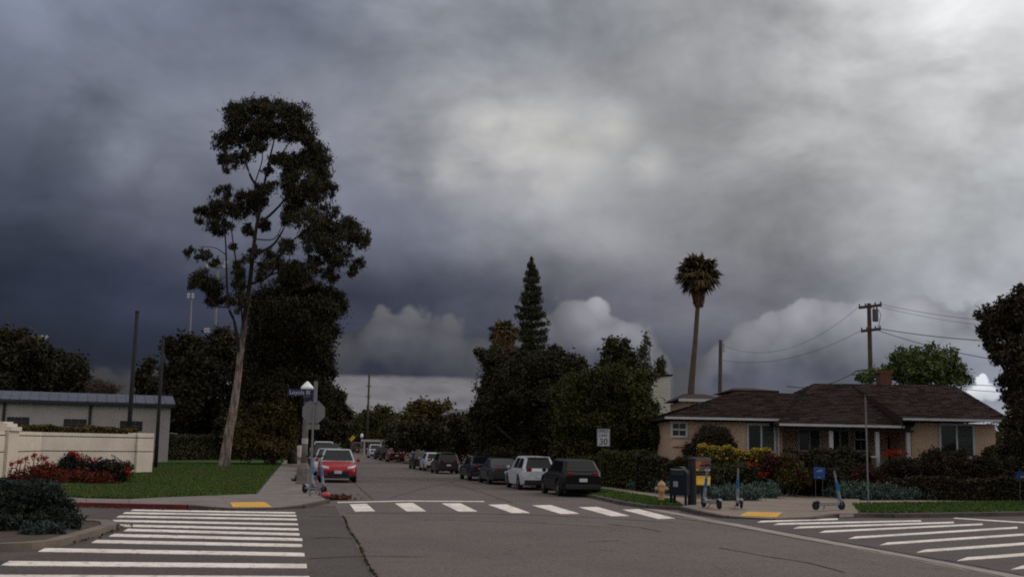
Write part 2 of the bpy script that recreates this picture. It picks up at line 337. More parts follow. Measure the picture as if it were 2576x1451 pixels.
L_PALM = leafm('leaf_palm', (0.12, 0.085, 0.038), (0.045, 0.030, 0.015))
L_PALMD = leafm('leaf_palm_dead', (0.14, 0.075, 0.038), (0.05, 0.027, 0.015))
L_PURP = leafm('leaf_dusky', (0.056, 0.042, 0.026), (0.014, 0.011, 0.008))
L_YEL = leafm('leaf_yellow', (0.40, 0.29, 0.03), (0.16, 0.12, 0.018))
L_RED = leafm('leaf_red', (0.16, 0.026, 0.012), (0.035, 0.009, 0.006))
L_ROSE = leafm('leaf_rose', (0.085, 0.026, 0.018), (0.024, 0.014, 0.008))
L_FLOW = leafm('flower_scarlet', (0.42, 0.035, 0.014), (0.14, 0.012, 0.007))
L_GCOV = leafm('leaf_grey_green', (0.11, 0.16, 0.135), (0.034, 0.052, 0.046))
L_ISL = leafm('leaf_island', (0.024, 0.032, 0.024), (0.007, 0.01, 0.009))
L_DRY = leafm('leaf_dry', (0.12, 0.055, 0.03), (0.04, 0.02, 0.012))
L_TWIG = leafm('twig', (0.10, 0.065, 0.055), (0.04, 0.028, 0.025))

# ------------------------------------------------------------------ mesh helpers
class MB:
    def __init__(s): s.v = []; s.f = []
    def add(s, vs, fs):
        b = len(s.v); s.v += [tuple(x) for x in vs]; s.f += [tuple(b + i for i in f) for f in fs]; return s
    def box(s, x0, x1, y0, y1, z0, z1):
        return s.add([(x0, y0, z0), (x1, y0, z0), (x1, y1, z0), (x0, y1, z0), (x0, y0, z1), (x1, y0, z1), (x1, y1, z1), (x0, y1, z1)],
                     [(0, 3, 2, 1), (4, 5, 6, 7), (0, 1, 5, 4), (1, 2, 6, 5), (2, 3, 7, 6), (3, 0, 4, 7)])
    def prism(s, pts, z0, z1):
        n = len(pts); vs = [(p[0], p[1], z0) for p in pts] + [(p[0], p[1], z1) for p in pts]
        area = sum(pts[i][0] * pts[(i + 1) % n][1] - pts[(i + 1) % n][0] * pts[i][1] for i in range(n))
        if area < 0: vs = [(p[0], p[1], z0) for p in pts[::-1]] + [(p[0], p[1], z1) for p in pts[::-1]]
        return s.add(vs, [tuple(range(n))[::-1], tuple(range(n, 2 * n))] + [(i, (i + 1) % n, n + (i + 1) % n, n + i) for i in range(n)])
    def tube(s, pts, rad, n=8, cap=True):
        pts = [Vector(p) for p in pts]; rad = rad if isinstance(rad, (list, tuple)) else [rad] * len(pts)
        b = len(s.v); ref = Vector((0, 0, 1))
        for i, p in enumerate(pts):
            d = (pts[min(i + 1, len(pts) - 1)] - pts[max(i - 1, 0)]).normalized()
            a = d.cross(ref if abs(d.z) < 0.9 else Vector((1, 0, 0))).normalized(); c = d.cross(a).normalized()
            if abs(d.z) >= 0.9: a, c = Vector((1, 0, 0)) - d * d.x, None; a.normalize(); c = d.cross(a)
            for j in range(n):
                t = 2 * math.pi * j / n; s.v.append(tuple(p + (a * math.cos(t) + c * math.sin(t)) * rad[i]))
        for i in range(len(pts) - 1):
            for j in range(n):
                s.f.append((b + i * n + j, b + i * n + (j + 1) % n, b + (i + 1) * n + (j + 1) % n, b + (i + 1) * n + j))
        if cap: s.f.append(tuple(b + j for j in range(n))[::-1]); s.f.append(tuple(b + (len(pts) - 1) * n + j for j in range(n)))
        return s
    def lathe(s, prof, n=12, axis='z', c=(0, 0, 0)):
        b = len(s.v)
        for r, h in prof:
            for j in range(n):
                t = 2 * math.pi * j / n; x, y = r * math.cos(t), r * math.sin(t)
                p = (x, y, h) if axis == 'z' else ((x, h, y) if axis == 'y' else (h, x, y))
                s.v.append((p[0] + c[0], p[1] + c[1], p[2] + c[2]))
        for i in range(len(prof) - 1):
            for j in range(n):
                s.f.append((b + i * n + j, b + i * n + (j + 1) % n, b + (i + 1) * n + (j + 1) % n, b + (i + 1) * n + j))
        s.f.append(tuple(b + j for j in range(n))[::-1]); s.f.append(tuple(b + (len(prof) - 1) * n + j for j in range(n)))
        return s
    def quad(s, a, b, c, d): return s.add([a, b, c, d], [(0, 1, 2, 3)])
    def slab(s, a, b, c, d, th):           # quad with thickness behind its normal
        a, b, c, d = map(Vector, (a, b, c, d)); n = (b - a).cross(d - a).normalized() * -th
        vs = [a, b, c, d, a + n, b + n, c + n, d + n]
        return s.add(vs, [(0, 1, 2, 3), (7, 6, 5, 4), (0, 4, 5, 1), (1, 5, 6, 2), (2, 6, 7, 3), (3, 7, 4, 0)])
    def build(s, name, m, parent=None, smooth=False, bevel=0.0, kind=None):
        me = bpy.data.meshes.new(name); me.from_pydata(s.v, [], s.f); me.update()
        me.materials.append(m)
        if smooth: me.polygons.foreach_set('use_smooth', [True] * len(me.polygons))
        o = bpy.data.objects.new(name, me); COL.objects.link(o)
        if parent is not None: o.parent = parent
        if bevel:
            bv = o.modifiers.new('bevel', 'BEVEL'); bv.width = bevel; bv.segments = 2; bv.limit_method = 'ANGLE'
        if kind: o['kind'] = kind
        return o
def empty(name, loc=(0, 0, 0), rz=0.0, sc=1.0):
    o = bpy.data.objects.new(name, None); COL.objects.link(o); o.location = loc; o.rotation_euler = (0, 0, rz); o.scale = (sc,) * 3
    o.empty_display_size = 0.2; return o
def tag(o, label, cat, group=None):
    o['label'] = label; o['category'] = cat
    if group: o['group'] = group
    return o
def structure(o): o['kind'] = 'structure'; return o
def text_mesh(txt, size, m, parent, name='lettering', depth=0.004):
    cu = bpy.data.curves.new('txt', 'FONT'); cu.body = txt; cu.size = size; cu.extrude = depth; cu.align_x = 'CENTER'; cu.align_y = 'CENTER'
    to = bpy.data.objects.new('txt', cu); COL.objects.link(to); bpy.context.view_layer.update()
    me = bpy.data.meshes.new_from_object(to.evaluated_get(bpy.context.evaluated_depsgraph_get()))
    bpy.data.objects.remove(to); me.materials.clear(); me.materials.append(m)
    o = bpy.data.objects.new(name, me); COL.objects.link(o); o.parent = parent; return o

# ---- foliage: many small leaf faces gathered in clumps through a crown's volume
def leaf_mesh(name, pts, nrm, l, wd, m, parent=None, kind=None, up=None, seed=0):
    rg = np.random.default_rng(seed + len(pts)); n = len(pts)
    a = rg.normal(size=(n, 3)); 
    if up is not None: a = a * 0.45 + np.array(up)
    a -= nrm * (a * nrm).sum(1, keepdims=True); a /= np.linalg.norm(a, axis=1, keepdims=True) + 1e-9
    b = np.cross(nrm, a); s = rg.uniform(0.6, 1.35, (n, 1)); L = a * l * 0.5 * s; W_ = b * wd * 0.5 * s
    v = np.empty((n, 4, 3)); v[:, 0] = pts - L; v[:, 1] = pts + W_ + L * 0.15; v[:, 2] = pts + L; v[:, 3] = pts - W_ + L * 0.15
    me = bpy.data.meshes.new(name); me.vertices.add(4 * n); me.vertices.foreach_set('co', v.reshape(-1).astype(np.float32))
    me.loops.add(4 * n); me.loops.foreach_set('vertex_index', np.arange(4 * n, dtype=np.int32))
    me.polygons.add(n); me.polygons.foreach_set('loop_start', np.arange(0, 4 * n, 4, dtype=np.int32)); me.polygons.foreach_set('loop_total', np.full(n, 4, np.int32))
    me.update(); me.validate(); me.materials.append(m)
    o = bpy.data.objects.new(name, me); COL.objects.link(o)
    if parent is not None: o.parent = parent
    if kind: o['kind'] = kind
    return o
def ell_pts(c, r, cover, l, wd, rg, clump=None, shell=0.45):
    """leaf positions and normals for one ellipsoid lobe"""
    area = math.pi * r[0] * r[2]; n = max(20, int(cover * area / (l * wd * 0.26)))
    cs = clump or max(0.16 * min(r[0], r[2]), l * 0.9); k = max(5, n // 26)
    d = rg.normal(size=(k, 3)); d /= np.linalg.norm(d, axis=1, keepdims=True)
    cen = d * (shell + (1 - shell) * rg.random((k, 1)) ** 0.7) * np.array(r) * rg.uniform(0.85, 1.1, (k, 1))
    idx = rg.integers(0, k, n); p = cen[idx] + rg.normal(size=(n, 3)) * cs * 0.6
    fz = rg.random((n, 1)) < 0.28; p = p + np.where(fz, rg.normal(size=(n, 3)) * np.array(r) * 0.24, 0.0)      # stray leaves feather the outline
    nr = rg.normal(size=(n, 3)) + d[idx] * 0.6; nr /= np.linalg.norm(nr, axis=1, keepdims=True)
    return p + np.array(c), nr
def crown(name, blobs, l, wd, m, parent, cover=3.2, seed=1, depth=0.9, kind=None, clump=None, origin=None, shell=0.45, up=None):
    """blobs: (u, v, ru, rv, Y) survey lobes -> one leafy crown mesh"""
    rg = np.random.default_rng(seed); P, Q = [], []
    for bl in blobs:
        u, v, ru, rv, Y = bl
        c = np.array(PD(u, v, Y + rg.uniform(-0.4, 0.4) * ru * Y / F)); r0 = np.array((ru * Y / F, max(ru, rv) * Y / F * depth, rv * Y / F))
        # a lobe is a loose group of uneven sub-lobes so that its outline is ragged
        k = int(rg.integers(6, 9)); d = rg.normal(size=(k, 3)); d /= np.linalg.norm(d, axis=1, keepdims=True)
        subs = [(c, r0 * 0.88, 0.9)] + [(c + d[i] * r0 * rg.uniform(0.5, 0.85), r0 * rg.uniform(0.32, 0.58), 1.0) for i in range(k)]
        for cc, rr, f in subs:
            p, q = ell_pts(cc, rr, cover * f * 0.8, l, wd, rg, clump and min(clump, 0.45 * min(rr)), shell); P.append(p); Q.append(q)
    P = np.concatenate(P); Q = np.concatenate(Q); keep = P[:, 2] > 0.04; P, Q = P[keep], Q[keep]
    if origin is not None: P = P - np.array(origin)
    return leaf_mesh(name, P, Q, l, wd, m, parent, kind, up=up, seed=seed)
def box_leaves(name, a, b, th, z0, z1, l, wd, m, parent=None, cover=3.0, seed=3, rough=0.12, kind=None, origin=None, top_only=False):
    """clipped hedge from ground point a to b (its front line), depth th, with a leafy skin"""
    rg = np.random.default_rng(seed); a = np.array(a[:2]); b = np.array(b[:2]); d = b - a; L = np.linalg.norm(d); d /= L; nn = np.array([-d[1], d[0]])
    if nn[1] < 0: nn = -nn
    H = z1 - z0; A = L * H + L * th + (2 * th * H if not top_only else 0); n = int(cover * A / (l * wd * 0.26))
    s = rg.random(n) * L; face = rg.random(n) * A
    t = np.where(face < L * H, rg.random(n) ** 2 * 0.3 * th, rg.random(n) * th); z = np.where(face < L * H, z0 + rg.random(n) * H, z1 - rg.random(n) ** 2 * 0.25 * H)
    if not top_only:
        e = face > L * H + L * th; s = np.where(e, np.where(rg.random(n) < 0.5, 0, L), s); z = np.where(e, z0 + rg.random(n) * H, z)
    wob = rough * (np.sin(s * 2.1 + seed) + np.sin(s * 5.3 + 2 * seed) * 0.6 + np.sin(s * 11.0) * 0.4)
    z = z0 + (z - z0) * (1 + wob / max(H, 0.3)) + rg.normal(size=n) * rough * 0.4; t = t + rg.normal(size=n) * rough * 0.6
    p = np.stack([a[0] + d[0] * s + nn[0] * t, a[1] + d[1] * s + nn[1] * t, np.maximum(z, 0.03)], 1)
    q = rg.normal(size=(n, 3)) + np.array([-nn[0] * 0.5, -nn[1] * 0.5, 0.5]); q /= np.linalg.norm(q, axis=1, keepdims=True)
    if origin is not None: p = p - np.array(origin)
    return leaf_mesh(name, p, q, l, wd, m, parent, kind, seed=seed)
def tree(name, base, label, cat='tree', group=None):
    e = empty(name, base); tag(e, label, cat, group); return e
def limbs(root, chains, m, name='trunk', n=9):
    """chains of (u, v, Y, radius) survey points"""
    o_ = Vector(root.location); mb = MB()
    for ch in chains:
        pts = []
        for k, (u, v, Y, r) in enumerate(ch): pts.append((PD(u, v, Y) - o_, r))
        # resample for smooth bends
        P_, Rr = [], []
        for i in range(len(pts) - 1):
            for j in range(4):
                t = j / 4; p0 = pts[max(i - 1, 0)][0]; p1 = pts[i][0]; p2 = pts[i + 1][0]; p3 = pts[min(i + 2, len(pts) - 1)][0]
                P_.append(0.5 * ((2 * p1) + (p2 - p0) * t + (2 * p0 - 5 * p1 + 4 * p2 - p3) * t * t + (3 * p1 - p0 - 3 * p2 + p3) * t ** 3)); Rr.append(pts[i][1] * (1 - t) + pts[i + 1][1] * t)
        P_.append(pts[-1][0]); Rr.append(pts[-1][1]); mb.tube(P_, Rr, n)
    return mb.build(name, m, root, smooth=True)
# ------------------------------------------------------------------ ground, roads, pavements
structure(MB().quad((-2500, -400, -0.05), (2500, -400, -0.05), (2500, 4500, -0.05), (-2500, 4500, -0.05)).build('ground', EARTH))
structure(MB().prism([(-110, -14), (110, -14), (110, 60), (-110, 60)], -0.04, 0.0).build('road', MATS['asphalt']))
def RC(s): return max(10.3, 11.75 - max(0, s - 38) * 0.02)      # right kerb of the side street
apoly = [AT(-14, 1.14), AT(36, 1.14), AT(36, 0.5), AT(460, 0.5), AT(460, 11.0), AT(100, 11.5), AT(36, 12.6), AT(33, 11.35), AT(-14, 11.9)]
structure(MB().prism(apoly, -0.03, 0.006).build('side_street', MATS['old_paving']))
gut = structure(MB().prism([AT(-10, 11.75), AT(36, 11.22), AT(36.2, 11.62), AT(-10, 12.3)], -0.02, 0.011).build('valley_gutter', PAVE2))
# weedy joint along the left gutter line
rg = np.random.default_rng(5); n = 2600
sj = rg.uniform(7, 31, n); keep = rg.random(n) < (0.35 + 0.65 * np.sin(sj * 1.7) ** 2); sj = sj[keep]; n = len(sj)
pj = np.array([AT(s, 1.19 + 0.02 * math.sin(s * 0.9) + d, 0.012 + abs(h)) for s, d, h in zip(sj, rg.normal(size=n) * 0.016, rg.normal(size=n) * 0.008)])
qj = rg.normal(size=(n, 3)); qj /= np.linalg.norm(qj, axis=1, keepdims=True)
jo = leaf_mesh('weeds', pj, qj, 0.045, 0.016, leafm('weed', (0.06, 0.055, 0.024), (0.02, 0.018, 0.010)), None, 'stuff'); tag(jo, 'thin line of weeds in the crack across the intersection', 'weeds')

def slabs(parent, front, back, zf, zb, m, gap=0.012, name='slab'):
    for i in range(len(front) - 1):
        q = [Vector(front[i]), Vector(front[i + 1]), Vector(back[i + 1]), Vector(back[i])]
        for p, z in zip(q, (zf[i], zf[i + 1], zb[i + 1], zb[i])): p.z = z
        c = sum(q, Vector()) / 4; q2 = []
        for p in q:
            d = (c - p); d.z = 0; q2.append(p + d.normalized() * gap)
        j = random.uniform(-0.002, 0.002)
        mb = MB(); vs = [(p.x, p.y, p.z + j) for p in q2] + [(p.x, p.y, -0.02) for p in q2]
        mb.add(vs, [(0, 1, 2, 3), (7, 6, 5, 4), (0, 4, 5, 1), (1, 5, 6, 2), (2, 6, 7, 3), (3, 7, 4, 0)]).build(name, m, parent)
def split(poly, k):
    out = []
    for a, b in zip(poly[:-1], poly[1:]):
        n_ = max(1, int(round((Vector(b) - Vector(a)).length / k)))
        out += [Vector(a).lerp(Vector(b), i / n_) for i in range(n_)]
    return out + [Vector(poly[-1])]

# left corner pavement
s0 = st(G(*o4(1051, 1972), 0.13))[0]
backL = [G(*o4(*p), 0.13) for p in ((120, 1976), (345, 1990), (517, 1993), (700, 1984), (880, 1978), (1051, 1972))] + [AT(s0, -0.4, 0.13), AT(s0, 0.74, 0.13)]
frontL = [G(*o4(*p), 0.13) for p in ((120, 2003), (345, 2006), (517, 2010), (755, 2015))] + [G(*o4(922, 2029), 0.04), G(*o4(1100, 2028), 0.04), G(*o4(1200, 2016), 0.10), G(*o4(1304, 1994), 0.13)]
zfL = [.13, .13, .13, .13, .045, .045, .10, .13]
swl = structure(MB().prism([Vector((p.x, p.y, 0)) for p in frontL] + [Vector((p.x, p.y, 0)) for p in backL[::-1]], -0.03, 0.012).build('pavement_left', CONC))
slabs(swl, frontL, backL, zfL, [.13] * 8, CONC)
stripL_t = (-1.45, 0.74); sl = [s0 + i * 1.5 for i in range(48)]
slabs(swl, [AT(s, 0.74) for s in sl], [AT(s, -1.45) for s in sl], [.13] * 48, [.13] * 48, CONC)
# kerbs: one stone per slab
def kerb(parent, line, zs, m, wdt=0.15, side=1, name='kerbstone', mats=None):
    for i in range(len(line) - 1):
        a, b = Vector(line[i]), Vector(line[i + 1]); d = (b - a); d.z = 0; d.normalize(); nrm = Vector((d.y, -d.x, 0)) * side
        q = [a, b, b + nrm * wdt, a + nrm * wdt]; z1, z2 = zs[i] + 0.003, zs[i + 1] + 0.003
        vs = [(p.x, p.y, z) for p, z in zip(q, (z1, z2, z2 - 0.01, z1 - 0.01))] + [(p.x, p.y, -0.02) for p in q]
        e = d * 0.004
        MB().add(vs, [(0, 1, 2, 3), (7, 6, 5, 4), (0, 4, 5, 1), (1, 5, 6, 2), (2, 6, 7, 3), (3, 7, 4, 0)]).build(name, mats[i] if mats else m, parent)
kl = structure(MB().prism([AT(s0, 0.76), AT(s0 + 70, 0.76), AT(s0 + 70, 0.82), AT(s0, 0.82)], -0.02, 0.05).build('kerb_left', KERB))
fl = split(frontL[:4], 1.6); nz_ = len(fl)
kerb(kl, fl, [.13] * nz_, KERBR, 0.15, 1)
kerb(kl, frontL[3:], zfL[3:], KERB, 0.15, 1)
ks = [AT(s0 - 0.3 + i * 2.4, 0.75) for i in range(30)]; kerb(kl, ks, [.13] * 30, KERB, 0.16, 1)
def bil(q, s, t): return (q[0].lerp(q[1], s)).lerp(q[3].lerp(q[2], s), t)
def pad(q, label, name='tactile_pad'):
    """truncated-dome warning pad: plate with rows of domes"""
    e = empty(name, (0, 0, 0)); tag(e, label, 'tactile pad')
    up = Vector((0, 0, 0.012)); mb = MB(); qq = [p + up for p in q]
    mb.slab(*qq, 0.02).build('plate', YEL, e)
    dm = MB()
    for i in range(14):
        for j in range(9):
            p = bil(qq, (i + .5) / 14, (j + .5) / 9); dm.lathe([(0.028, 0.0), (0.016, 0.009)], 6, 'z', (p.x, p.y, p.z))
    dm.build('dome', YEL, e, kind='stuff'); return e
q = [frontL[4].copy(), frontL[5].copy(), backL[5].copy(), backL[4].copy()]
for p, z in zip(q, (.045, .045, .13, .13)): p.z = z
pad([bil(q, .06, .03), bil(q, .94, .03), bil(q, .86, .36), bil(q, .08, .36)], 'yellow tactile pad on the kerb ramp beside the left crosswalk')

# left lawn
lawn_pts = [G(*o4(x, y), 0.12) for x, y in ((1051, 1972), (880, 1978), (700, 1984), (517, 1993), (345, 1990), (120, 1976))]
lawn_poly = [AT(s0 + 70, -1.48)] + [AT(s0, -1.48)] + [p + Vector((0, 0.03, 0)) for p in lawn_pts] + [Vector((-110, lawn_pts[-1].y - 1, 0)), Vector((-110, 110, 0))]
structure(MB().prism(lawn_poly, -0.02, 0.122).build('lawn_left', GRASSB))
def inpoly(x, y, poly):
    ins = np.zeros(len(x), bool); n_ = len(poly); j = n_ - 1
    for i in range(n_):
        xi, yi, xj, yj = poly[i][0], poly[i][1], poly[j][0], poly[j][1]
        if abs(yj - yi) > 1e-9: ins ^= ((yi > y) != (yj > y)) & (x < (xj - xi) * (y - yi) / (yj - yi) + xi)
        j = i
    return ins
def grass(poly, n, z, label, h=0.07, m=GRASS, seed=9, edge=0.0):
    rg = np.random.default_rng(seed); xs = [p[0] for p in poly]; ys = [p[1] for p in poly]
    x = rg.uniform(min(xs), max(xs), n); y = min(ys) + (max(ys) - min(ys)) * rg.random(n) ** 1.5; k = inpoly(x, y, poly); x, y = x[k], y[k]; n = len(x)
    p = np.stack([x, y, np.full(n, z + h * 0.4)], 1); q = rg.normal(size=(n, 3)) * np.array([1, 1, 0.35]); q /= np.linalg.norm(q, axis=1, keepdims=True)
    o = leaf_mesh('grass', p, q, h, h * 0.45, m, None, 'stuff', up=(0, 0, 1.2), seed=seed); tag(o, label, 'grass'); return o
grass([AT(s0 + 55, -1.5)] + [AT(s0, -1.5)] + lawn_pts + [Vector((-24, 38, 0)), Vector((-36, 80, 0))], 260000, 0.122, 'mown green grass on the lawn behind the red kerb', 0.09)

grass([AT(s0 + 40, -1.5)] + [AT(s0, -1.5)] + lawn_pts + [Vector((-24, 38, 0)), Vector((-30, 70, 0))], 22000, 0.122, 'dry straw coloured blades scattered through the left lawn', 0.10, leafm('dry_grass', (0.17, 0.125, 0.05), (0.05, 0.045, 0.02)), 14)
# right corner
fR = [(2733, 2022), (2812, 2040), (2915, 2060), (2979, 2065), (3093, 2070), (3244, 2064), (3320, 2051), (3431, 2048)]
bR = [(2690, 1985), (2835, 1991), (2941, 1998), (3055, 1988), (3168, 1971), (3310, 1948), (3420, 1962), (3440, 2000)]
zR = [.13, .12, .07, .045, .045, .08, .12, .13]
frontR = [G(*o4(*p), z) for p, z in zip(fR, zR)]; backR = [G(*o4(*p), 0.13) for p in bR]
cornerA = [G(*o4(*p), 0.13) for p in ((2373, 1975), (2500, 2002), (2600, 2016))] + [frontR[0]]
sA, tA = st(cornerA[0]); farA = [AT(s, RC(s) + 0.1, 0.13) for s in (170, 140, 115, 95, 80, 66, 56)]
curbB = [frontR[-1]] + [G(*o4(*p), 0.13) for p in ((3560, 2050), (3700, 2049), (3900, 2046), (4096, 2043))]
dB = (curbB[-1] - curbB[2]).normalized(); curbB += [curbB[-1] + dB * k for k in (3, 8, 40)]
blockR = farA + cornerA + frontR[1:] + curbB[1:] + [Vector((90, 60, 0)), Vector((110, 240, 0)), AT(240, 11.0)]
structure(MB().prism(blockR, -0.02, 0.02).build('terrain_right', EARTH))
inset = [p + Vector((0, 0.4, 0)) for p in farA + cornerA] + [p + Vector((0, 0.5, 0)) for p in backR[1:-1]] + [p + Vector((0.2, 0.4, 0)) for p in curbB] + [Vector((90, 60, 0)), Vector((110, 240, 0)), AT(240, 11.6)]
structure(MB().prism(inset, -0.02, 0.10).build('yard_right', SOIL))
swr = structure(MB().prism([Vector((p.x, p.y, 0)) for p in frontR] + [Vector((p.x, p.y, 0)) for p in backR[::-1]], -0.03, 0.022).build('pavement_right', CONC2))
slabs(swr, frontR, backR, zR, [.132] * 8, CONC2)
lo = [G(*o4(2415, 1956), .13), G(*o4(2690, 1998), .13)]; up_ = [G(*o4(2415, 1943), .13), G(*o4(2690, 1983), .13)]
dl = (lo[0] - lo[1]).normalized(); du = (up_[0] - up_[1]).normalized()
slabs(swr, [lo[1] + dl * k * 1.5 for k in range(40)], [up_[1] + du * k * 1.5 for k in range(40)], [.132] * 40, [.132] * 40, CONC2)
lo2 = [G(*o4(3394, 2012), .13), G(*o4(4096, 2002), .13)]; up2 = [G(*o4(3394, 2000), .13), G(*o4(4096, 1991), .13)]
dl2 = (lo2[1] - lo2[0]).normalized(); du2 = (up2[1] - up2[0]).normalized()
slabs(swr, [lo2[0] + dl2 * k * 1.5 for k in range(16)], [up2[0] + du2 * k * 1.5 for k in range(16)], [.132] * 16, [.132] * 16, CONC2)
kr = structure(MB().prism([p for p in cornerA] + [p + Vector((0.05, 0.1, 0)) for p in cornerA[::-1]], -0.02, 0.05).build('kerb_right', KERB))
kerb(kr, split(farA + cornerA, 3), [.13] * len(split(farA + cornerA, 3)), KERB, 0.16, -1 if False else 1)
kerb(kr, frontR, zR, KERB, 0.16, 1)
cb = split(curbB[:7], 2.0); kerb(kr, cb, [.13] * len(cb), KERB, 0.16, 1)
# grey painted address patch on the kerb face
a_, b_ = G(*o4(3336, 2056), 0.1), G(*o4(3392, 2053), 0.1)
d_ = (b_ - a_).normalized(); nn_ = Vector((d_.y, -d_.x, 0))
MB().quad(a_ + nn_ * 0.19 + Vector((0, 0, -0.07)), b_ + nn_ * 0.19 + Vector((0, 0, -0.07)), b_ + nn_ * 0.185 + Vector((0, 0, 0.03)), a_ + nn_ * 0.185 + Vector((0, 0, 0.03))).build('address_patch', PAVE2, kr)
pad([G(*o4(2958, 2060), .055), G(*o4(3104, 2066), .05), G(*o4(3129, 2048), .075), G(*o4(2990, 2045), .08)], 'yellow tactile pad on the corner ramp beside the parked scooters')
# parkway grass strips
pk1 = [p + Vector((0, .02, 0)) for p in cornerA] + [lo[1] - dl * 0.1, lo[0], lo[0] + dl * 30] + [AT(70, RC(70) + 0.15)]
pk2 = [frontR[-1] + Vector((.05, .05, 0))] + [p + Vector((0, .03, 0)) for p in curbB[1:6]] + [lo2[0] + dl2 * 22, lo2[0] + Vector((.1, -.05, 0))]
for pk, nm, lb, sd in ((pk1, 'verge_near_hydrant', 'narrow strip of grass around the fire hydrant', 11), (pk2, 'verge_right', 'strip of green grass along the right kerb', 12)):
    structure(MB().prism(pk, -0.02, 0.126).build(nm, GRASSB)); grass(pk, 60000, 0.126, lb, 0.09, seed=sd)

# left planted island
isl = [(-260, 2172), (0, 2172), (130, 2167), (241, 2156), (345, 2129), (430, 2104), (466, 2093), (458, 2080), (424, 2075), (330, 2073), (0, 2060), (-300, 2055)]
islp = [G(*o4(*p), 0.13) for p in isl]; cen = sum(islp, Vector()) / len(islp)
io = structure(MB().prism([cen.lerp(p, .985) for p in islp], -0.02, 0.10).build('planted_island', SOIL))
iz = split(islp[:9], 1.0); kerb(io, iz, [.13] * len(iz), KERBT, 0.30, -1)
kerb(io, split(islp[8:], 2.0), [.13] * len(split(islp[8:], 2.0)), KERBT, 0.2, -1)

# ------------------------------------------------------------------ painted crosswalks
def stripe(parent, quad, m=None, z=0.013, name='stripe'):
    pts = [G(*o4(*p), 0.0) for p in quad]
    MB().prism(pts, 0.002, z).build(name, m or MATS['road_paint'], parent)
def band(parent, xl, yl, xr, yr, k=1.0, slant=1.0, name='stripe'):
    vl = (1762 + (xl - 1204) * ROLL); vr = (1762 + (xr - 1204) * ROLL)
    hl = 17 * ((yl - vl) / 505) ** 2 * 0.5 * k; hr = 17 * ((yr - vr) / 505) ** 2 * 0.5 * k
    stripe(parent, [(xl + slant * hl * 2, yl - hl), (xr - 2, yr - hr), (xr, yr + hr), (xl - slant * hl * 2, yl + hl)], name=name)
cw = empty('crosswalk', G(*o4(800, 2120))); tag(cw, 'white striped crosswalk in front of the left lawn corner', 'crosswalk')
cw.location = (0, 0, 0)
LW = [(527, 2039, 1182, 2049.5), (496, 2050, 1186, 2061), (472, 2064, 1189, 2076), (448, 2081, 1193, 2096), (472, 2100, 1195, 2116), (503, 2118, 1199, 2136), (445, 2139, 1210, 2157), (376, 2164, 1210, 2181), (166, 2198, 1219, 2217), (20, 2252, 1228, 2263), (-260, 2308, 1240, 2314), (-500, 2372, 1255, 2378)]
for q_ in LW: band(cw, *q_)
cw2 = empty('crosswalk', (0, 0, 0)); tag(cw2, 'white striped crosswalk across the side street in the middle', 'crosswalk')
CWQ = [((1399, 2016), (1467, 2014), (1500, 2043), (1420, 2044.6)), ((1579, 2012), (1651, 2010), (1705, 2044), (1627, 2044)), ((1767, 2012), (1842, 2012), (1910, 2044), (1833, 2044)),
       ((1952, 2017), (2027, 2016), (2120, 2050), (2045, 2050)), ((2129, 2020), (2204, 2019), (2317, 2053), (2242, 2054)), ((2313, 2027), (2388, 2026), (2517, 2062), (2443, 2063)), ((2487, 2037), (2555, 2035), (2700, 2072), (2632, 2074))]
for q_ in CWQ: stripe(cw2, q_, z=0.018)
stripe(cw2, [(1350, 2006.5), (1622, 2001), (1622, 2003.5), (1350, 2009.5)], z=0.018, name='edge_line'); stripe(cw2, [(1624, 2001), (1937, 2003), (1937, 2005.5), (1624, 2003.5)], z=0.018, name='edge_line')
cw3 = empty('crosswalk', (0, 0, 0)); tag(cw3, 'white striped crosswalk at lower right beyond the concrete gutter', 'crosswalk')
def z5(x, y): return (2048 + x / 1.2578, 1900 + y / 1.2578)
for a, b in (((1245, 232), (1640, 219)), ((1330, 244), (2060, 228)), ((1430, 262), (2224, 236)), ((1560, 283), (2370, 245)), ((1710, 313), (2545, 262)), ((1870, 344), (2720, 287)), ((2055, 381), (2760, 330)), ((2265, 421), (2760, 384)), ((2540, 464), (2900, 434))):
    band(cw3, *z5(*a), *z5(*b), k=1.15, slant=1.5)
stripe(cw3, [(3820, 2069), (4150, 2089), (4150, 2094), (3812, 2072)], name='edge_line')
# tar seams and cracks
def seam(pts, wd, parent, m, jit=.05, seed=1):
    rn = random.Random(seed); P = []
    for (x0, y0), (x1, y1) in zip(pts[:-1], pts[1:]):
        a, b = G(*o4(x0, y0)), G(*o4(x1, y1)); n_ = max(2, int((b - a).length / .35))
        for i in range(n_): P.append(a.lerp(b, i / n_) + Vector((rn.uniform(-jit, jit), rn.uniform(-jit, jit), 0)))
    P.append(G(*o4(*pts[-1]))); V, Fc = [], []
    for i, p in enumerate(P):
        d = (P[min(i + 1, len(P) - 1)] - P[max(i - 1, 0)]).normalized(); s_ = Vector((-d.y, d.x, 0)) * wd * rn.uniform(.25, .75); V += [(p.x + s_.x, p.y + s_.y, .0145), (p.x - s_.x, p.y - s_.y, .0145)]
    for i in range(len(P) - 1): Fc.append((2 * i, 2 * i + 1, 2 * i + 3, 2 * i + 2))
    MB().add(V, Fc).build('tar_seam', m, parent)
TAR = mat('tar', (0.030, 0.026, 0.024), 0.8, (0.06, 0.052, 0.048), 2, 0.6); _ss = bpy.data.objects['side_street']
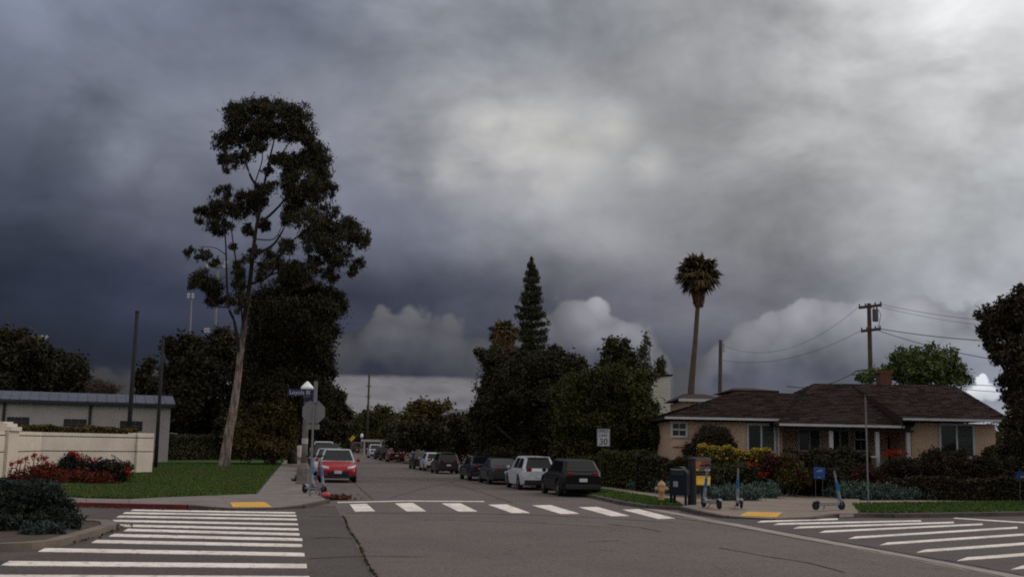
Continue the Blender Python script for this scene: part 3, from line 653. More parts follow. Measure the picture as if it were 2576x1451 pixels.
for k, (pts, wd) in enumerate(([[(1380, 2051), (1700, 2050), (2060, 2056), (2330, 2066), (2560, 2080), (2700, 2088)], .09], [[(1240, 2062), (1400, 2066)], .07], [[(1250, 2150), (1330, 2146), (1420, 2152)], .08], [[(1240, 2232), (1420, 2222), (1700, 2226)], .05], [[(1700, 2075), (2100, 2088), (2500, 2110)], .04],
    [[(2650, 2062), (2900, 2098), (3150, 2145), (3500, 2206), (3800, 2262), (4020, 2307)], .06], [[(2690, 2056), (2950, 2093), (3200, 2136), (3520, 2192), (3830, 2246), (4090, 2297)], .06], [[(2880, 2190), (3060, 2222), (3240, 2250), (3380, 2290)], .06], [[(2430, 2095), (2560, 2108), (2640, 2124)], .08], [[(1560, 1990), (1700, 1950), (1830, 1920)], .04], [[(1395, 1905), (1440, 1950), (1490, 1995)], .05], [[(1800, 1928), (1950, 1975), (2050, 2010)], .05], [[(2350, 2165), (2480, 2160)], .06])):
    seam(pts, wd, _ss, TAR, .03, k)
# fallen leaves blown along the gutters
rgf = np.random.default_rng(33); PL = []
for line, n_, sp in (([G(*o4(*p)) for p in ((20, 2190), (241, 2172), (400, 2130), (480, 2100))], 420, .16), ([G(*o4(*p)) for p in ((290, 2026), (560, 2034), (760, 2040), (920, 2037))], 260, .12), ([AT(s, RC(s) - .25) for s in (38, 60, 90)], 260, .14)):
    for i in range(n_):
        k = rgf.integers(0, len(line) - 1); p = line[k].lerp(line[k + 1], float(rgf.random())); PL.append((p.x + rgf.normal() * sp, p.y + rgf.normal() * sp * .7, .024))
PL = np.array(PL); QL = rgf.normal(size=PL.shape) * np.array([.3, .3, 1]); QL /= np.linalg.norm(QL, axis=1, keepdims=True)
tag(leaf_mesh('fallen_leaves', PL, QL, .09, .045, leafm('fallen_leaf', (0.13, 0.075, 0.04), (0.03, 0.02, 0.014)), None, 'stuff'), 'small fallen leaves scattered along the gutters', 'leaf litter')
# litter and leaves by the left corner
lp = G(*o4(1345, 1996)); rgl = np.random.default_rng(3); n = 500
pl = np.array(lp) + rgl.normal(size=(n, 3)) * np.array([.28, .35, .05]) + np.array([0, 0, .06]); pl[:, 2] = np.abs(pl[:, 2]) + 0.01
ql = rgl.normal(size=(n, 3)); ql /= np.linalg.norm(ql, axis=1, keepdims=True)
tag(leaf_mesh('leaf_litter', pl, ql, .12, .07, L_DRY, None, 'stuff'), 'pile of brown leaves in the gutter by the corner', 'leaf litter')
rb = MB(); p_ = G(*o4(1302, 1986), .13)
rb.lathe([(0.05, 0), (0.17, 0.03), (0.16, 0.12), (0.08, 0.17), (0.02, 0.18)], 9, 'z', p_); tag(rb.build('red_bag', mat('red_plastic', (0.45, 0.06, 0.06), 0.4), None, True), 'crumpled red plastic bag lying on the left kerb', 'bag')
wp = G(*o4(3030, 1987), .14)
tag(MB().add([wp + Vector((-.2, -.1, .0)), wp + Vector((.18, -.12, .02)), wp + Vector((.22, .1, .05)), wp + Vector((-.1, .14, .02)), wp + Vector((0, 0, .09))], [(0, 1, 4), (1, 2, 4), (2, 3, 4), (3, 0, 4), (3, 2, 1, 0)]).build('paper_scrap', PLATE), 'white scrap of paper on the corner walkway', 'paper')
# ------------------------------------------------------------------ left garden wall (rendered blocks with recessed joints)
def wall_run(root, pts, z_rows, joints, m, th=0.3):
    """pts: plan points; z_rows: course heights; blocks butt with 2 cm joints over a darker core"""
    core = MB()
    for a, b in zip(pts[:-1], pts[1:]):
        d = (b - a).normalized(); n_ = Vector((-d.y, d.x, 0)); n_ = n_ if n_.y > 0 else -n_
        core.prism([a + n_ * 0.03, b + n_ * 0.03, b + n_ * (th - 0.03), a + n_ * (th - 0.03)], 0, z_rows[-1] - 0.02)
    core.build('joint_core', GROOVE, root)
    for a, b in zip(pts[:-1], pts[1:]):
        d = (b - a).normalized(); n_ = Vector((-d.y, d.x, 0)); n_ = n_ if n_.y > 0 else -n_; g = d * 0.022
        for z0, z1 in zip(z_rows[:-1], z_rows[1:]):
            MB().prism([a + g, b - g, b - g + n_ * th, a + g + n_ * th], z0 + (0.024 if z0 > 0.1 else 0), z1 - (0.024 if z1 < 2.1 else 0.0)).build('block', m, root)
W0, W1, W2 = G(-140, 1222), PD(87, 1140, 55.5), G(337, 1194.5)
W1.z = 0; W3 = G(377, 1193.5)
wl = empty('garden_wall', (0, 0, 0)); tag(wl, 'long cream stucco garden wall on the left lawn', 'wall')
zr = [0.0, 1.27, 2.0, 2.19]
Wm = W0.lerp(W1, 0.62)
wall_run(wl, [W0, Wm, W1, W2], zr, None, STUCCO_W)
d_ = (W3 - W2).normalized(); n_ = Vector((-d_.y, d_.x, 0)); n_ = n_ if n_.y > 0 else -n_
for z0, z1 in zip(zr[:-1], [1.27, 2.0, 2.26]):
    MB().prism([W2 - n_ * 0.12 + d_ * 0.015, W3 - n_ * 0.12, W3 + n_ * 0.6, W2 + n_ * 0.6 + d_ * 0.015], z0 + (0.024 if z0 > .1 else 0), z1 - (0.024 if z1 < 2.1 else 0.0)).build('pillar_block', STUCCO_W, wl)
MB().prism([W2 + d_ * 0.05 - n_ * 0.09, W3 - d_ * 0.03 - n_ * 0.09, W3 - d_ * 0.03 + n_ * 0.57, W2 + d_ * 0.05 + n_ * 0.57], 0, 2.2).build('pillar_core', GROOVE, wl)
pc = G(-8, 1207); pz = MB()
for k, (w_, z0, z1) in enumerate(((0.62, 0, 2.2), (0.72, 2.2, 2.38), (0.5, 2.38, 2.52), (0.3, 2.52, 2.6))): pz.box(pc.x - w_, pc.x + w_, pc.y - 0.3 - w_ * 0.4, pc.y + 0.5, z0, z1)
pz.build('end_pillar', STUCCO_W, wl)
# hedge seen over the wall
hb = empty('hedge', (0, 0, 0)); tag(hb, 'clipped dark hedge showing over the cream garden wall', 'hedge')
box_leaves('foliage', PD(-20, 1080, 57.5), PD(345, 1090, 63), 1.2, 0.3, 2.50, 0.14, 0.08, L_BRN, hb, 2.6, 21, 0.05)
# long low building behind
bl = empty('long_building', (0, 0, 0)); tag(bl, 'long low grey block building with blue metal roof behind the wall', 'building')
B0, B1 = PD(-160, 1000, 83.5), PD(428, 1015, 89.5); ez = 4.72
def BP(u, z, off=0.0):
    t = None; d = ray(u, 1050); k = 0
    a, b = B0.xy, B1.xy; s_ = d.x / d.y
    t = (a.x - s_ * a.y) / (s_ * (b.y - a.y) - (b.x - a.x)); p = a.lerp(b, t); n2_ = Vector((-(b - a).y, (b - a).x)).normalized(); p = p + n2_ * off
    return Vector((p.x, p.y, z))
MB().prism([BP(-160, 0), BP(428, 0), BP(428, 0, 9), BP(-160, 0, 9)], 0, ez - 0.1).build('wall', STUCCO_B, bl)
rf = MB(); rf.slab(BP(-160, ez, -0.5), BP(438, ez, -0.5), BP(438, ez + 0.75, 3.0), BP(-160, ez + 0.75, 3.0), 0.15); rf.build('roof', ROOFB, bl)
MB().prism([BP(-160, 0, -0.48), BP(438, 0, -0.48), BP(438, 0, -0.34), BP(-160, 0, -0.34)], ez - 0.28, ez - 0.17).build('gutter', DTRIM, bl)
for k in range(24):
    u_ = -150 + k * 24.5
    MB().tube([BP(u_, ez + 0.02, -0.5), BP(u_, ez + 0.77, 3.0)], 0.03, 4).build('roof_seam', ROOFB, bl)
for u_ in (9, 226): MB().tube([BP(u_, ez - 0.2, -0.12), BP(u_, 0.3, -0.12)], 0.11, 8).build('downspout', DTRIM, bl)
def zat(u, v, Y): return PD(u, v, Y).z
for (ua, ub, va, vb) in ((18, 74, 1047, 1071), (161, 218, 1052, 1077), (303, 359, 1057, 1082)):
    Ym = BP((ua + ub) / 2, 0).y; z1, z0 = zat(ua, va, Ym), zat(ua, vb, Ym)
    fr = MB(); a, b = BP(ua, 0, -0.03), BP(ub, 0, -0.03); dd = (b - a).normalized(); L_ = (b - a).length
    fo = MB().prism([a, b, b + Vector((0, .06, 0)), a + Vector((0, .06, 0))], z0, z1).build('window', DTRIM, bl)
    for i in range(3):
        for j in range(2):
            x0, x1 = a + dd * (L_ * i / 3 + .05), a + dd * (L_ * (i + 1) / 3 - .05); h0, h1 = z0 + (z1 - z0) * j / 2 + .04, z0 + (z1 - z0) * (j + 1) / 2 - .04
            o_ = Vector((0, -.015, 0)); MB().quad((x0 + o_) + Vector((0, 0, h0)), (x1 + o_) + Vector((0, 0, h0)), (x1 + o_) + Vector((0, 0, h1)), (x0 + o_) + Vector((0, 0, h1))).build('pane', GLASS, fo)
    for i in (1, 2): x0 = a + dd * (L_ * i / 3); MB().box(x0.x - .03, x0.x + .03, x0.y - .04, x0.y - .01, z0, z1).build('mullion', ROOFG, fo)
    MB().box(a.x, b.x, a.y - .05, a.y - .02, (z0 + z1) / 2 - .02, (z0 + z1) / 2 + .02).build('mullion', ROOFG, fo)
# low white pipe rail behind the wall end
rl = empty('pipe_rail', (0, 0, 0)); tag(rl, 'low white pipe rail behind the garden wall end', 'railing')
a, b = PD(320, 1083, 103), PD(445, 1089, 104); MB().tube([a, b], 0.035, 6).build('rail', TRIM, rl)
for k in range(6): p = a.lerp(b, k / 5); MB().tube([(p.x, p.y, 0.1), p], 0.03, 6).build('post', TRIM, rl)

# ------------------------------------------------------------------ corner house
hs = empty('house', (0, 0, 0)); tag(hs, 'single-storey tan stucco house with brown hip roof on the right', 'house')
def HX(u, Y): return PD(u, 1080, Y).x
Y1 = 51.5                                       # left wing front wall
ez1 = zat(1830, 1050, Y1 - 0.6); zp = zat(2120, 1067, 49.6); ez3 = zat(2410, 1053, 49.3)
xL, xM, xP, xRr = HX(1692, Y1), HX(1968, Y1), HX(2285, 50.6), HX(2506, 50.2)
def wallbox(x0, x1, y0, y1, z0, z1, name='wall'): return MB().box(x0, x1, y0, y1, z0, z1).build(name, STUCCO_H, hs)
wallbox(xL, xM, Y1, Y1 + 9, 0.05, ez1 - 0.16); wallbox(xM + .003, xP, 53.2, 60.4, 0.05, ez1 - 0.17); wallbox(xP + .003, xRr, 50.3, 60.3, 0.05, ez3 - 0.16)
# roofs as closed hip solids with fascia
def hip(e, ridge, name, zt):
    """e: four eave corners (x, y) fl fr br bl; ridge: two points (x, y, z)"""
    mb = MB(); b = [(x, y, zt) for x, y in e]; lowb = [(x, y, zt - 0.12) for x, y in e]
    vs = b + [tuple(r) for r in ridge] + lowb
    mb.add(vs, [(0, 1, 5, 4), (1, 2, 5), (2, 3, 4, 5), (3, 0, 4), (9, 8, 7, 6), (0, 6, 7, 1), (1, 7, 8, 2), (2, 8, 9, 3), (3, 9, 6, 0)])
    return mb.build(name, ROOF, hs)
r1 = PD(1855, 985, 56); r2 = PD(2080, 988, 56)
hip([(HX(1672, Y1 - .6), Y1 - .6), (HX(2010, Y1 - .6), Y1 - .6), (HX(2010, Y1 - .6), 61), (HX(1672, Y1 - .6) , 61)], [(r1.x, 56, r1.z), (r2.x, 56.3, r1.z)], 'roof', ez1)
m1 = PD(2049, 966, 57); m2 = PD(2401, 967, 57); mz = (m1.z + m2.z) / 2
mb = MB()
e1 = [(HX(1960, 49.6), 49.6, zp), (HX(2292, 49.6), 49.6, zp), (HX(2272, 49.3), 49.3, ez3), (HX(2548, 49.3), 49.3, ez3), (HX(2548, 49.3), 64.5, ez3), (HX(1960, 49.6), 64.5, zp), (m1.x, 57, mz), (m2.x, 57, mz)]
mb.add(e1, [(0, 1, 7, 6), (3, 4, 7), (4, 5, 6, 7), (5, 0, 6)]); o_ = mb.build('roof', ROOF, hs); sd = o_.modifiers.new('th', 'SOLIDIFY'); sd.thickness = 0.1; sd.offset = -1
rgp = (e1[2][0], 57, mz + .02); mb = MB(); mb.add([e1[2], e1[3], (m2.x, 57, mz + .02), rgp], [(0, 1, 2, 3)])
o_ = mb.build('roof', ROOF, hs); sd = o_.modifiers.new('th', 'SOLIDIFY'); sd.thickness = 0.1; sd.offset = -1
MB().add([(e1[2][0] + .01, 49.35, zp - .1), e1[2], rgp], [(0, 1, 2)]).build('roof', ROOF, hs)
# shingle courses: one strip of tabs per course, joined
def courses(a, b, c, d, n_, seed):
    """a-b eave line, d-c ridge line; overlapping butt edges"""
    a, b, c, d = map(Vector, (a, b, c, d)); mb = MB(); nr = (b - a).cross(d - a).normalized(); rn = random.Random(seed)
    for i in range(n_):
        t0, t1 = i / n_, (i + 1) / n_ - 0.004; p0, p1, q1, q0 = a.lerp(d, t0), b.lerp(c, t0), b.lerp(c, t1), a.lerp(d, t1)
        L_ = (p1 - p0).length; x = 0.0
        while x < L_:
            w_ = rn.uniform(0.25, 0.55); s0_, s1_ = x / L_, min(1, (x + w_ - 0.02) / L_); lift = rn.uniform(0.022, 0.05)
            A, B = p0.lerp(p1, s0_), p0.lerp(p1, s1_); C, D = q0.lerp(q1, s1_), q0.lerp(q1, s0_)
            mb.add([A + nr * lift, B + nr * lift, C + nr * 0.008, D + nr * 0.008, A + nr * 0.004, B + nr * 0.004], [(0, 1, 2, 3), (4, 5, 1, 0)]); x += w_
    o_ = mb.build('shingles', mat('shingle_tab', (0.034, 0.016, 0.013), 0.95, (0.010, 0.005, 0.005), island=True, spec=0.15), hs, kind='stuff')
xa = HX(1672, Y1 - .6)
courses((xa, Y1 - .6, ez1), (HX(2010, Y1 - .6), Y1 - .6, ez1), (r2.x, 56.3, r1.z), (r1.x, 56, r1.z), 22, 1)
courses(e1[5], e1[0], e1[6], e1[6], 26, 4); courses((xa, 61, ez1), (xa, Y1 - .6, ez1), (r1.x, 56, r1.z), (r1.x, 56, r1.z), 20, 5); courses(e1[0], (e1[2][0], 49.6, zp), rgp, e1[6], 30, 2); courses(e1[2], e1[3], (m2.x, 57, mz + .02), rgp, 28, 3)
# fascia / gutters
def fascia(x0, x1, y, z, name='gutter'): MB().box(x0, x1, y - 0.1, y - 0.012, z - 0.1, z + 0.0).build(name, TRIM, hs)
fascia(HX(1672, Y1 - .6), HX(1966, Y1 - .6), Y1 - .6, ez1 + .01); fascia(HX(1960, 49.6), HX(2274, 49.6), 49.6, zp + .01); fascia(HX(2272, 49.3), HX(2548, 49.3), 49.3, ez3 + .01)
def window(u0, u1, v0, v1, Y, kind):
    x0, x1 = HX(u0, Y), HX(u1, Y); um = (u0 + u1) / 2; z1, z0 = zat(um, v0, Y), zat(um, v1, Y); t = 0.10
    fo = MB(); fo.box(x0 - t, x0, Y - .07, Y + .02, z0 - t, z1 + t); fo.box(x1, x1 + t, Y - .07, Y + .02, z0 - t, z1 + t); fo.box(x0, x1, Y - .07, Y + .02, z1, z1 + t); fo.box(x0, x1, Y - .09, Y + .02, z0 - t, z0)
    fo = fo.build('window', TRIM, hs)
    if kind == 'sash':
        zm = (z0 + z1) / 2; MB().box(x0, x1, Y - .05, Y - .01, zm - .04, zm + .04).build('sash_rail', TRIM, fo)
        for a, b in ((z0, zm - .04), (zm + .04, z1)):
            MB().quad((x0, Y - .012, a), (x1, Y - .012, a), (x1, Y - .012, b), (x0, Y - .012, b)).build('pane', GLASS, fo)
            xm = (x0 + x1) / 2; MB().box(xm - .015, xm + .015, Y - .035, Y - .014, a, b).build('glazing_bar', TRIM, fo)
    else:
        xm = (x0 + x1) / 2; MB().box(xm - .04, xm + .04, Y - .06, Y - .01, z0, z1).build('mullion', TRIM, fo)
        MB().quad((x0, Y - .012, z0), (xm - .04, Y - .012, z0), (xm - .04, Y - .012, z1), (x0, Y - .012, z1)).build('pane', GLASS, fo)
        MB().quad((xm + .04, Y - .012, z0), (x1, Y - .012, z0), (x1, Y - .012, z1), (xm + .04, Y - .012, z1)).build('pane', CURT, fo)
        for zz in (z0 + (z1 - z0) * .33, z0 + (z1 - z0) * .66): MB().box(xm + .04, x1, Y - .03, Y - .014, zz - .012, zz + .012).build('glazing_bar', DTRIM, fo)
window(1692, 1724, 1064, 1094, Y1, 'sash'); window(1883, 1946, 1069, 1132, Y1, 'slide'); window(2366, 2445, 1069, 1146, 50.3, 'slide')
window(2010, 2060, 1076, 1130, 53.2, 'slide'); window(2092, 2132, 1076, 1130, 53.2, 'slide'); window(2150, 2180, 1078, 1130, 53.2, 'sash')
MB().box(xL - .08, HX(1745, Y1), Y1 - .09, Y1 - .012, zat(1700, 1116, Y1) - .1, zat(1700, 1116, Y1) + .1).build('sill_band', STUCCO_H, hs)
MB().tube([(HX(1957, Y1), Y1 - .12, ez1 - .2), (HX(1957, Y1), Y1 - .12, .2)], .05, 8).build('downspout', TRIM, hs)
# porch: posts, beam, floor, rail, front door
pz = 0.62
MB().box(xM + .05, xP + .02, 49.9, 53.15, 0.04, pz).build('porch_floor', CONC2, hs)
for u_ in (2090, 2206, 2284):
    x_ = HX(u_, 50.0); MB().box(x_ - .085, x_ + .085, 49.95, 50.12, pz, zp - .17).build('porch_post', TRIM, hs)
MB().box(HX(1965, 49.9), xP + .02, 49.93, 50.14, zp - .27, zp - .17).build('porch_beam', DTRIM, hs)
x0, x1 = HX(2232, 53.2), HX(2272, 53.2); dr = MB().box(x0, x1, 53.11, 53.19, pz, pz + 2.1).build('door', DOORR, hs)
MB().lathe([(0.03, -.08), (0.04, -.03), (0.02, 0)], 8, 'y', (x0 + .1, 53.1, pz + 1.0)).build('handle', GALV, dr)
for u0_, u1_ in ((2140, 2206),):
    xa_, xb_ = HX(u0_, 49.8), HX(u1_, 49.8); zt = zat(2175, 1147, 49.8); rr = MB(); rr.box(xa_, xb_, 49.76, 49.84, zt - .04, zt + .04); rr.box(HX(2190, 49.8), xb_, 49.77, 49.83, zt - .75, zt - .69); rr = rr.build('porch_rail', TRIM, hs)
    for k in range(4): x_ = xa_ + (xb_ - xa_) * k / 3; MB().box(x_ - .035, x_ + .035, 49.77, 49.83, .04, zt - .042).build('baluster', TRIM, rr)
# chimney with brick courses
cz = zat(2226, 938, 58); cx0, cx1 = HX(2212, 58), HX(2240, 58); ch = MB().box(cx0 + .02, cx1 - .02, 57.6, 58.4, mz - 1.2, cz).build('chimney', GROOVE, hs)
for i in range(14):
    z_ = cz - (i + 1) * .085; off = (i % 2) * .1
    for k in range(4):
        x_ = cx0 + k * .2 - off
        if x_ + .19 > cx0 and x_ < cx1 - .02: MB().box(max(x_, cx0), min(x_ + .185, cx1), 57.575, 57.65, z_, z_ + .075).build('brick', BRICK, ch)
MB().box(cx0 - .04, cx1 + .04, 57.55, 58.45, cz, cz + .09).build('cap', BRICK, ch)
for (u_, v_, Y_) in ((1760, 1018, 54), (1800, 1012, 54.4), (2100, 1010, 54)):
    p = PD(u_, v_, Y_); MB().lathe([(0.07, -.5), (0.07, .1), (0.11, .1), (0.11, .17)], 8, 'z', p).build('vent_pipe', ROOFG, hs)
# antenna on the left roof
# ------------------------------------------------------------------ far houses
wb = empty('white_building', (0, 0, 0)); tag(wb, 'tall plain white stucco block behind the green tree', 'building')
a, b = PD(1600, 951, 92), PD(1687, 944, 90); t1 = a.z; t2 = b.z
MB().add([(a.x, a.y, 0), (b.x, b.y, 0), (b.x, b.y + 9, 0), (a.x, a.y + 9, 0), (a.x, a.y, t1), (b.x, b.y, t2), (b.x, b.y + 9, t2), (a.x, a.y + 9, t1)], [(3, 2, 1, 0), (4, 5, 6, 7), (0, 1, 5, 4), (1, 2, 6, 5), (2, 3, 7, 6), (3, 0, 4, 7)]).build('wall', STUCCO_F, wb)
MB().add([(a.x - .2, a.y - .2, t1), (b.x + .15, b.y - .2, t2), (b.x + .15, b.y + 9.2, t2), (a.x - .2, a.y + 9.2, t1), (a.x - .2, a.y - .2, t1 + .12), (b.x + .15, b.y - .2, t2 + .12), (b.x + .15, b.y + 9.2, t2 + .12), (a.x - .2, a.y + 9.2, t1 + .12)], [(3, 2, 1, 0), (4, 5, 6, 7), (0, 1, 5, 4), (1, 2, 6, 5), (2, 3, 7, 6), (3, 0, 4, 7)]).build('coping', ROOF, wb)
def small_house(label, u0, u1, v_e, v_r, Y, wall_m, roof_m, fas, name='house', ru=None, depth=8, wins=()):
    e = empty(name, (0, 0, 0)); tag(e, label, 'house'); x0, x1 = HX(u0, Y), HX(u1, Y); ze = zat((u0 + u1) / 2, v_e, Y); zr_ = zat((u0 + u1) / 2, v_r, Y + depth / 2)
    MB().box(x0 + .5, x1 - .5, Y + .5, Y + depth - .5, 0, ze - .1).build('wall', wall_m, e); w_ = (x1 - x0) * .28 if ru is None else ru
    MB().add([(x0, Y, ze), (x1, Y, ze), (x1, Y + depth, ze), (x0, Y + depth, ze), (x0 + w_, Y + depth / 2, zr_), (x1 - w_, Y + depth / 2, zr_)], [(0, 1, 5, 4), (1, 2, 5), (2, 3, 4, 5), (3, 0, 4), (3, 2, 1, 0)]).build('roof', roof_m, e)
    MB().box(x0 - .02, x1 + .02, Y - .1, Y - .012, ze - .16, ze + .02).build('fascia', fas, e)
    for (a_, b_, va, vb) in wins:
        xa, xb = HX(a_, Y + .5), HX(b_, Y + .5); z1, z0 = zat(a_, va, Y + .5), zat(a_, vb, Y + .5); f = MB().box(xa - .1, xb + .1, Y + .43, Y + .49, z0 - .1, z1 + .1).build('window', TRIM, e)
        MB().quad((xa, Y + .42, z0), (xb, Y + .42, z0), (xb, Y + .42, z1), (xa, Y + .42, z1)).build('pane', GLASS, f)
    return e
small_house('distant house with a white fascia behind the tall palm trunk', 1708, 1835, 1003, 990, 74, STUCCO_H, ROOF, TRIM)
small_house('low distant brown roof beyond the left wing roof', 1840, 1960, 981, 975, 82, STUCCO_H, ROOF, ROOF)
small_house('grey hip roofed house among dark trees up the street', 1108, 1190, 1042, 1028, 118, STUCCO_B, ROOFG, ROOFG, wins=((1140, 1152, 1052, 1072), (1164, 1176, 1052, 1072)))
cp = empty('carport', (0, 0, 0)); tag(cp, 'pale flat roofed carport beside the street far away', 'carport')
Yc = 168; x0, x1 = HX(914, Yc), HX(962, Yc); z1 = zat(938, 1104, Yc)
MB().box(x0 - .3, x1 + 1.5, Yc, Yc + 6, z1 - .35, z1).build('roof', STUCCO_B, cp)
for x_ in (x0 + .1, x1 - .3): MB().box(x_, x_ + .25, Yc + .1, Yc + .35, 0, z1 - .35).build('post', STUCCO_B, cp)
MB().box(x0 + .5, x1 + 1.3, Yc + 2, Yc + 2.2, 0, z1 - .35).build('wall', STUCCO_B, cp)
gw = empty('gate_wall', (0, 0, 0)); tag(gw, 'short beige wall standing right of the distant red sedan', 'wall')
a = PD(988, 1145, 126); MB().box(a.x, a.x + 1.3, 126, 126.4, 0, zat(995, 1112, 126)).build('wall', STUCCO_B, gw); MB().box(a.x - .1, a.x + 1.4, 125.95, 126.45, zat(995, 1112, 126), zat(995, 1112, 126) + .1).build('coping', STUCCO_B, gw)

# ------------------------------------------------------------------ trees, left
def zm2(x, y, rx, ry, Y, d=0): return (377.3 + x * .4118, 220.1 + y * .4118, rx * .4118, ry * .4118, Y + d)
EY = 78
eb = G(565, 1174, .12); eb = PD(565, 1174, EY); eb.z = .1
eu = tree('eucalyptus_tree', eb, 'very tall leaning eucalyptus with pale trunk on the left lawn')
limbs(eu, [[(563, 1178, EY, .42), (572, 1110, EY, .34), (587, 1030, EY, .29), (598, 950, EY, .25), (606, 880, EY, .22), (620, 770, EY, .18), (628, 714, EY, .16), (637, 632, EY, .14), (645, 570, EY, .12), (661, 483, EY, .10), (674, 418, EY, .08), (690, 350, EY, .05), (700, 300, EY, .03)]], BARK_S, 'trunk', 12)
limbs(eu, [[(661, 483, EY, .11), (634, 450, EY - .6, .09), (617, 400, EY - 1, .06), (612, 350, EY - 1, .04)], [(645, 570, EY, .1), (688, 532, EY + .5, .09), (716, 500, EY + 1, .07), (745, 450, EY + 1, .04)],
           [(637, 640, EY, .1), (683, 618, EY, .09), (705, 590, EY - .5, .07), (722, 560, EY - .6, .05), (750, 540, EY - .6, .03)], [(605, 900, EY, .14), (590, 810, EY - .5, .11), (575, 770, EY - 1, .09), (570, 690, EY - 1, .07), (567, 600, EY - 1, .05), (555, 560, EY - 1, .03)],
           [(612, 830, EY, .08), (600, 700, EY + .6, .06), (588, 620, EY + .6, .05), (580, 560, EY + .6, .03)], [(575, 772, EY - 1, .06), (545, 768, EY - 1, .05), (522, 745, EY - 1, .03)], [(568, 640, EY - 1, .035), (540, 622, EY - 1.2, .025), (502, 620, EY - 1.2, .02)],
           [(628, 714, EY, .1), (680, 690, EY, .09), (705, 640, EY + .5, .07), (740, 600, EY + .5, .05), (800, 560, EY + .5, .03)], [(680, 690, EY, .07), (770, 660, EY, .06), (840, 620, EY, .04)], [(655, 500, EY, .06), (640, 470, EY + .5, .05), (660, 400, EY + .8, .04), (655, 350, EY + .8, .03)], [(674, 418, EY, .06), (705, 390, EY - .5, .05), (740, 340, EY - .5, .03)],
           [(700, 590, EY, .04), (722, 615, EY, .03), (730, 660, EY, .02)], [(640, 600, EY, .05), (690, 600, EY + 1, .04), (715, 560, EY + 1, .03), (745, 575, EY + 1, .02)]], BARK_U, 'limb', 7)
EB = [(620, 160, 120, 80), (780, 150, 110, 75), (880, 190, 90, 90), (520, 210, 75, 85), (700, 230, 120, 70), (470, 330, 65, 75), (620, 310, 85, 65), (960, 280, 65, 65), (560, 430, 70, 45), (660, 360, 55, 50), (830, 290, 90, 60), (480, 430, 55, 50), (975, 330, 45, 45), (470, 500, 30, 25), (700, 110, 70, 45), (560, 120, 60, 50),
      (1010, 450, 110, 85), (880, 450, 80, 60), (1050, 560, 85, 85), (920, 570, 115, 85), (770, 430, 75, 40), (850, 520, 55, 55), (930, 680, 110, 90), (880, 730, 70, 70), (1085, 620, 55, 45), (750, 600, 45, 35), (720, 510, 35, 25), (1030, 390, 60, 50),
      (450, 640, 48, 55), (400, 710, 55, 50), (320, 755, 45, 32), (300, 810, 28, 22), (560, 690, 60, 60), (640, 720, 70, 75), (665, 640, 55, 55), (420, 830, 70, 60), (530, 760, 50, 50), (430, 880, 42, 35), (600, 870, 38, 40), (690, 830, 40, 45), (380, 770, 40, 40), (480, 740, 50, 50),
      (1100, 760, 55, 55), (1200, 860, 75, 60), (1285, 920, 60, 65), (1180, 950, 95, 75), (1080, 880, 75, 75), (980, 820, 95, 95), (1000, 950, 90, 70), (1270, 1070, 38, 35), (1160, 1050, 75, 40), (1240, 1120, 36, 34), (1110, 1030, 50, 40), (850, 800, 45, 45),
      (240, 1010, 36, 30), (330, 1020, 52, 34), (390, 1070, 45, 24), (330, 1160, 70, 60), (390, 1215, 70, 60), (540, 1110, 42, 60), (550, 1200, 52, 62), (640, 1000, 34, 34), (600, 1050, 34, 30), (508, 970, 26, 20), (400, 1290, 55, 40), (280, 1200, 40, 45), (670, 1160, 40, 25), (560, 1300, 50, 50), (480, 1300, 40, 30),
      (760, 1050, 70, 60), (830, 970, 50, 42), (860, 1110, 70, 60), (960, 1120, 80, 50), (1110, 1135, 70, 42), (700, 1100, 45, 50), (1020, 1060, 55, 35)]
rgd = random.Random(4)
crown('crown', [zm2(b[0], b[1], b[2] * 1.12, b[3] * 1.14, EY, rgd.uniform(-1.6, 1.6)) for b in EB], .27, .07, L_EUC, eu, 2.1, 31, 0.9, origin=eb, clump=.2, shell=.5, up=(0.1, 0, 0.9))
# dense tree behind it
DY = 88
de = tree('dense_tree', Vector((PD(735, 1160, DY).x, DY, .1)), 'dense dark tree standing behind the tall eucalyptus')
DB = [(700, 745, 65, 40), (770, 738, 55, 40), (832, 752, 40, 32), (850, 775, 26, 28), (760, 800, 85, 55), (690, 815, 55, 55), (800, 835, 50, 48), (720, 880, 90, 65), (805, 880, 42, 55), (680, 920, 65, 65), (760, 950, 80, 55), (815, 945, 32, 42), (700, 1000, 75, 50), (790, 1005, 52, 48), (650, 860, 45, 55), (740, 700, 40, 30), (640, 960, 40, 50), (750, 1060, 70, 45), (660, 790, 40, 45)]
crown('crown', [b + (DY + rgd.uniform(-2, 2),) for b in DB], .24, .12, L_DARK, de, 3.8, 32, 0.9, origin=de.location, clump=.3)
limbs(de, [[(735, 1165, DY, .4), (738, 1080, DY, .33), (745, 960, DY, .25), (750, 850, DY, .15)]], BARK_D)
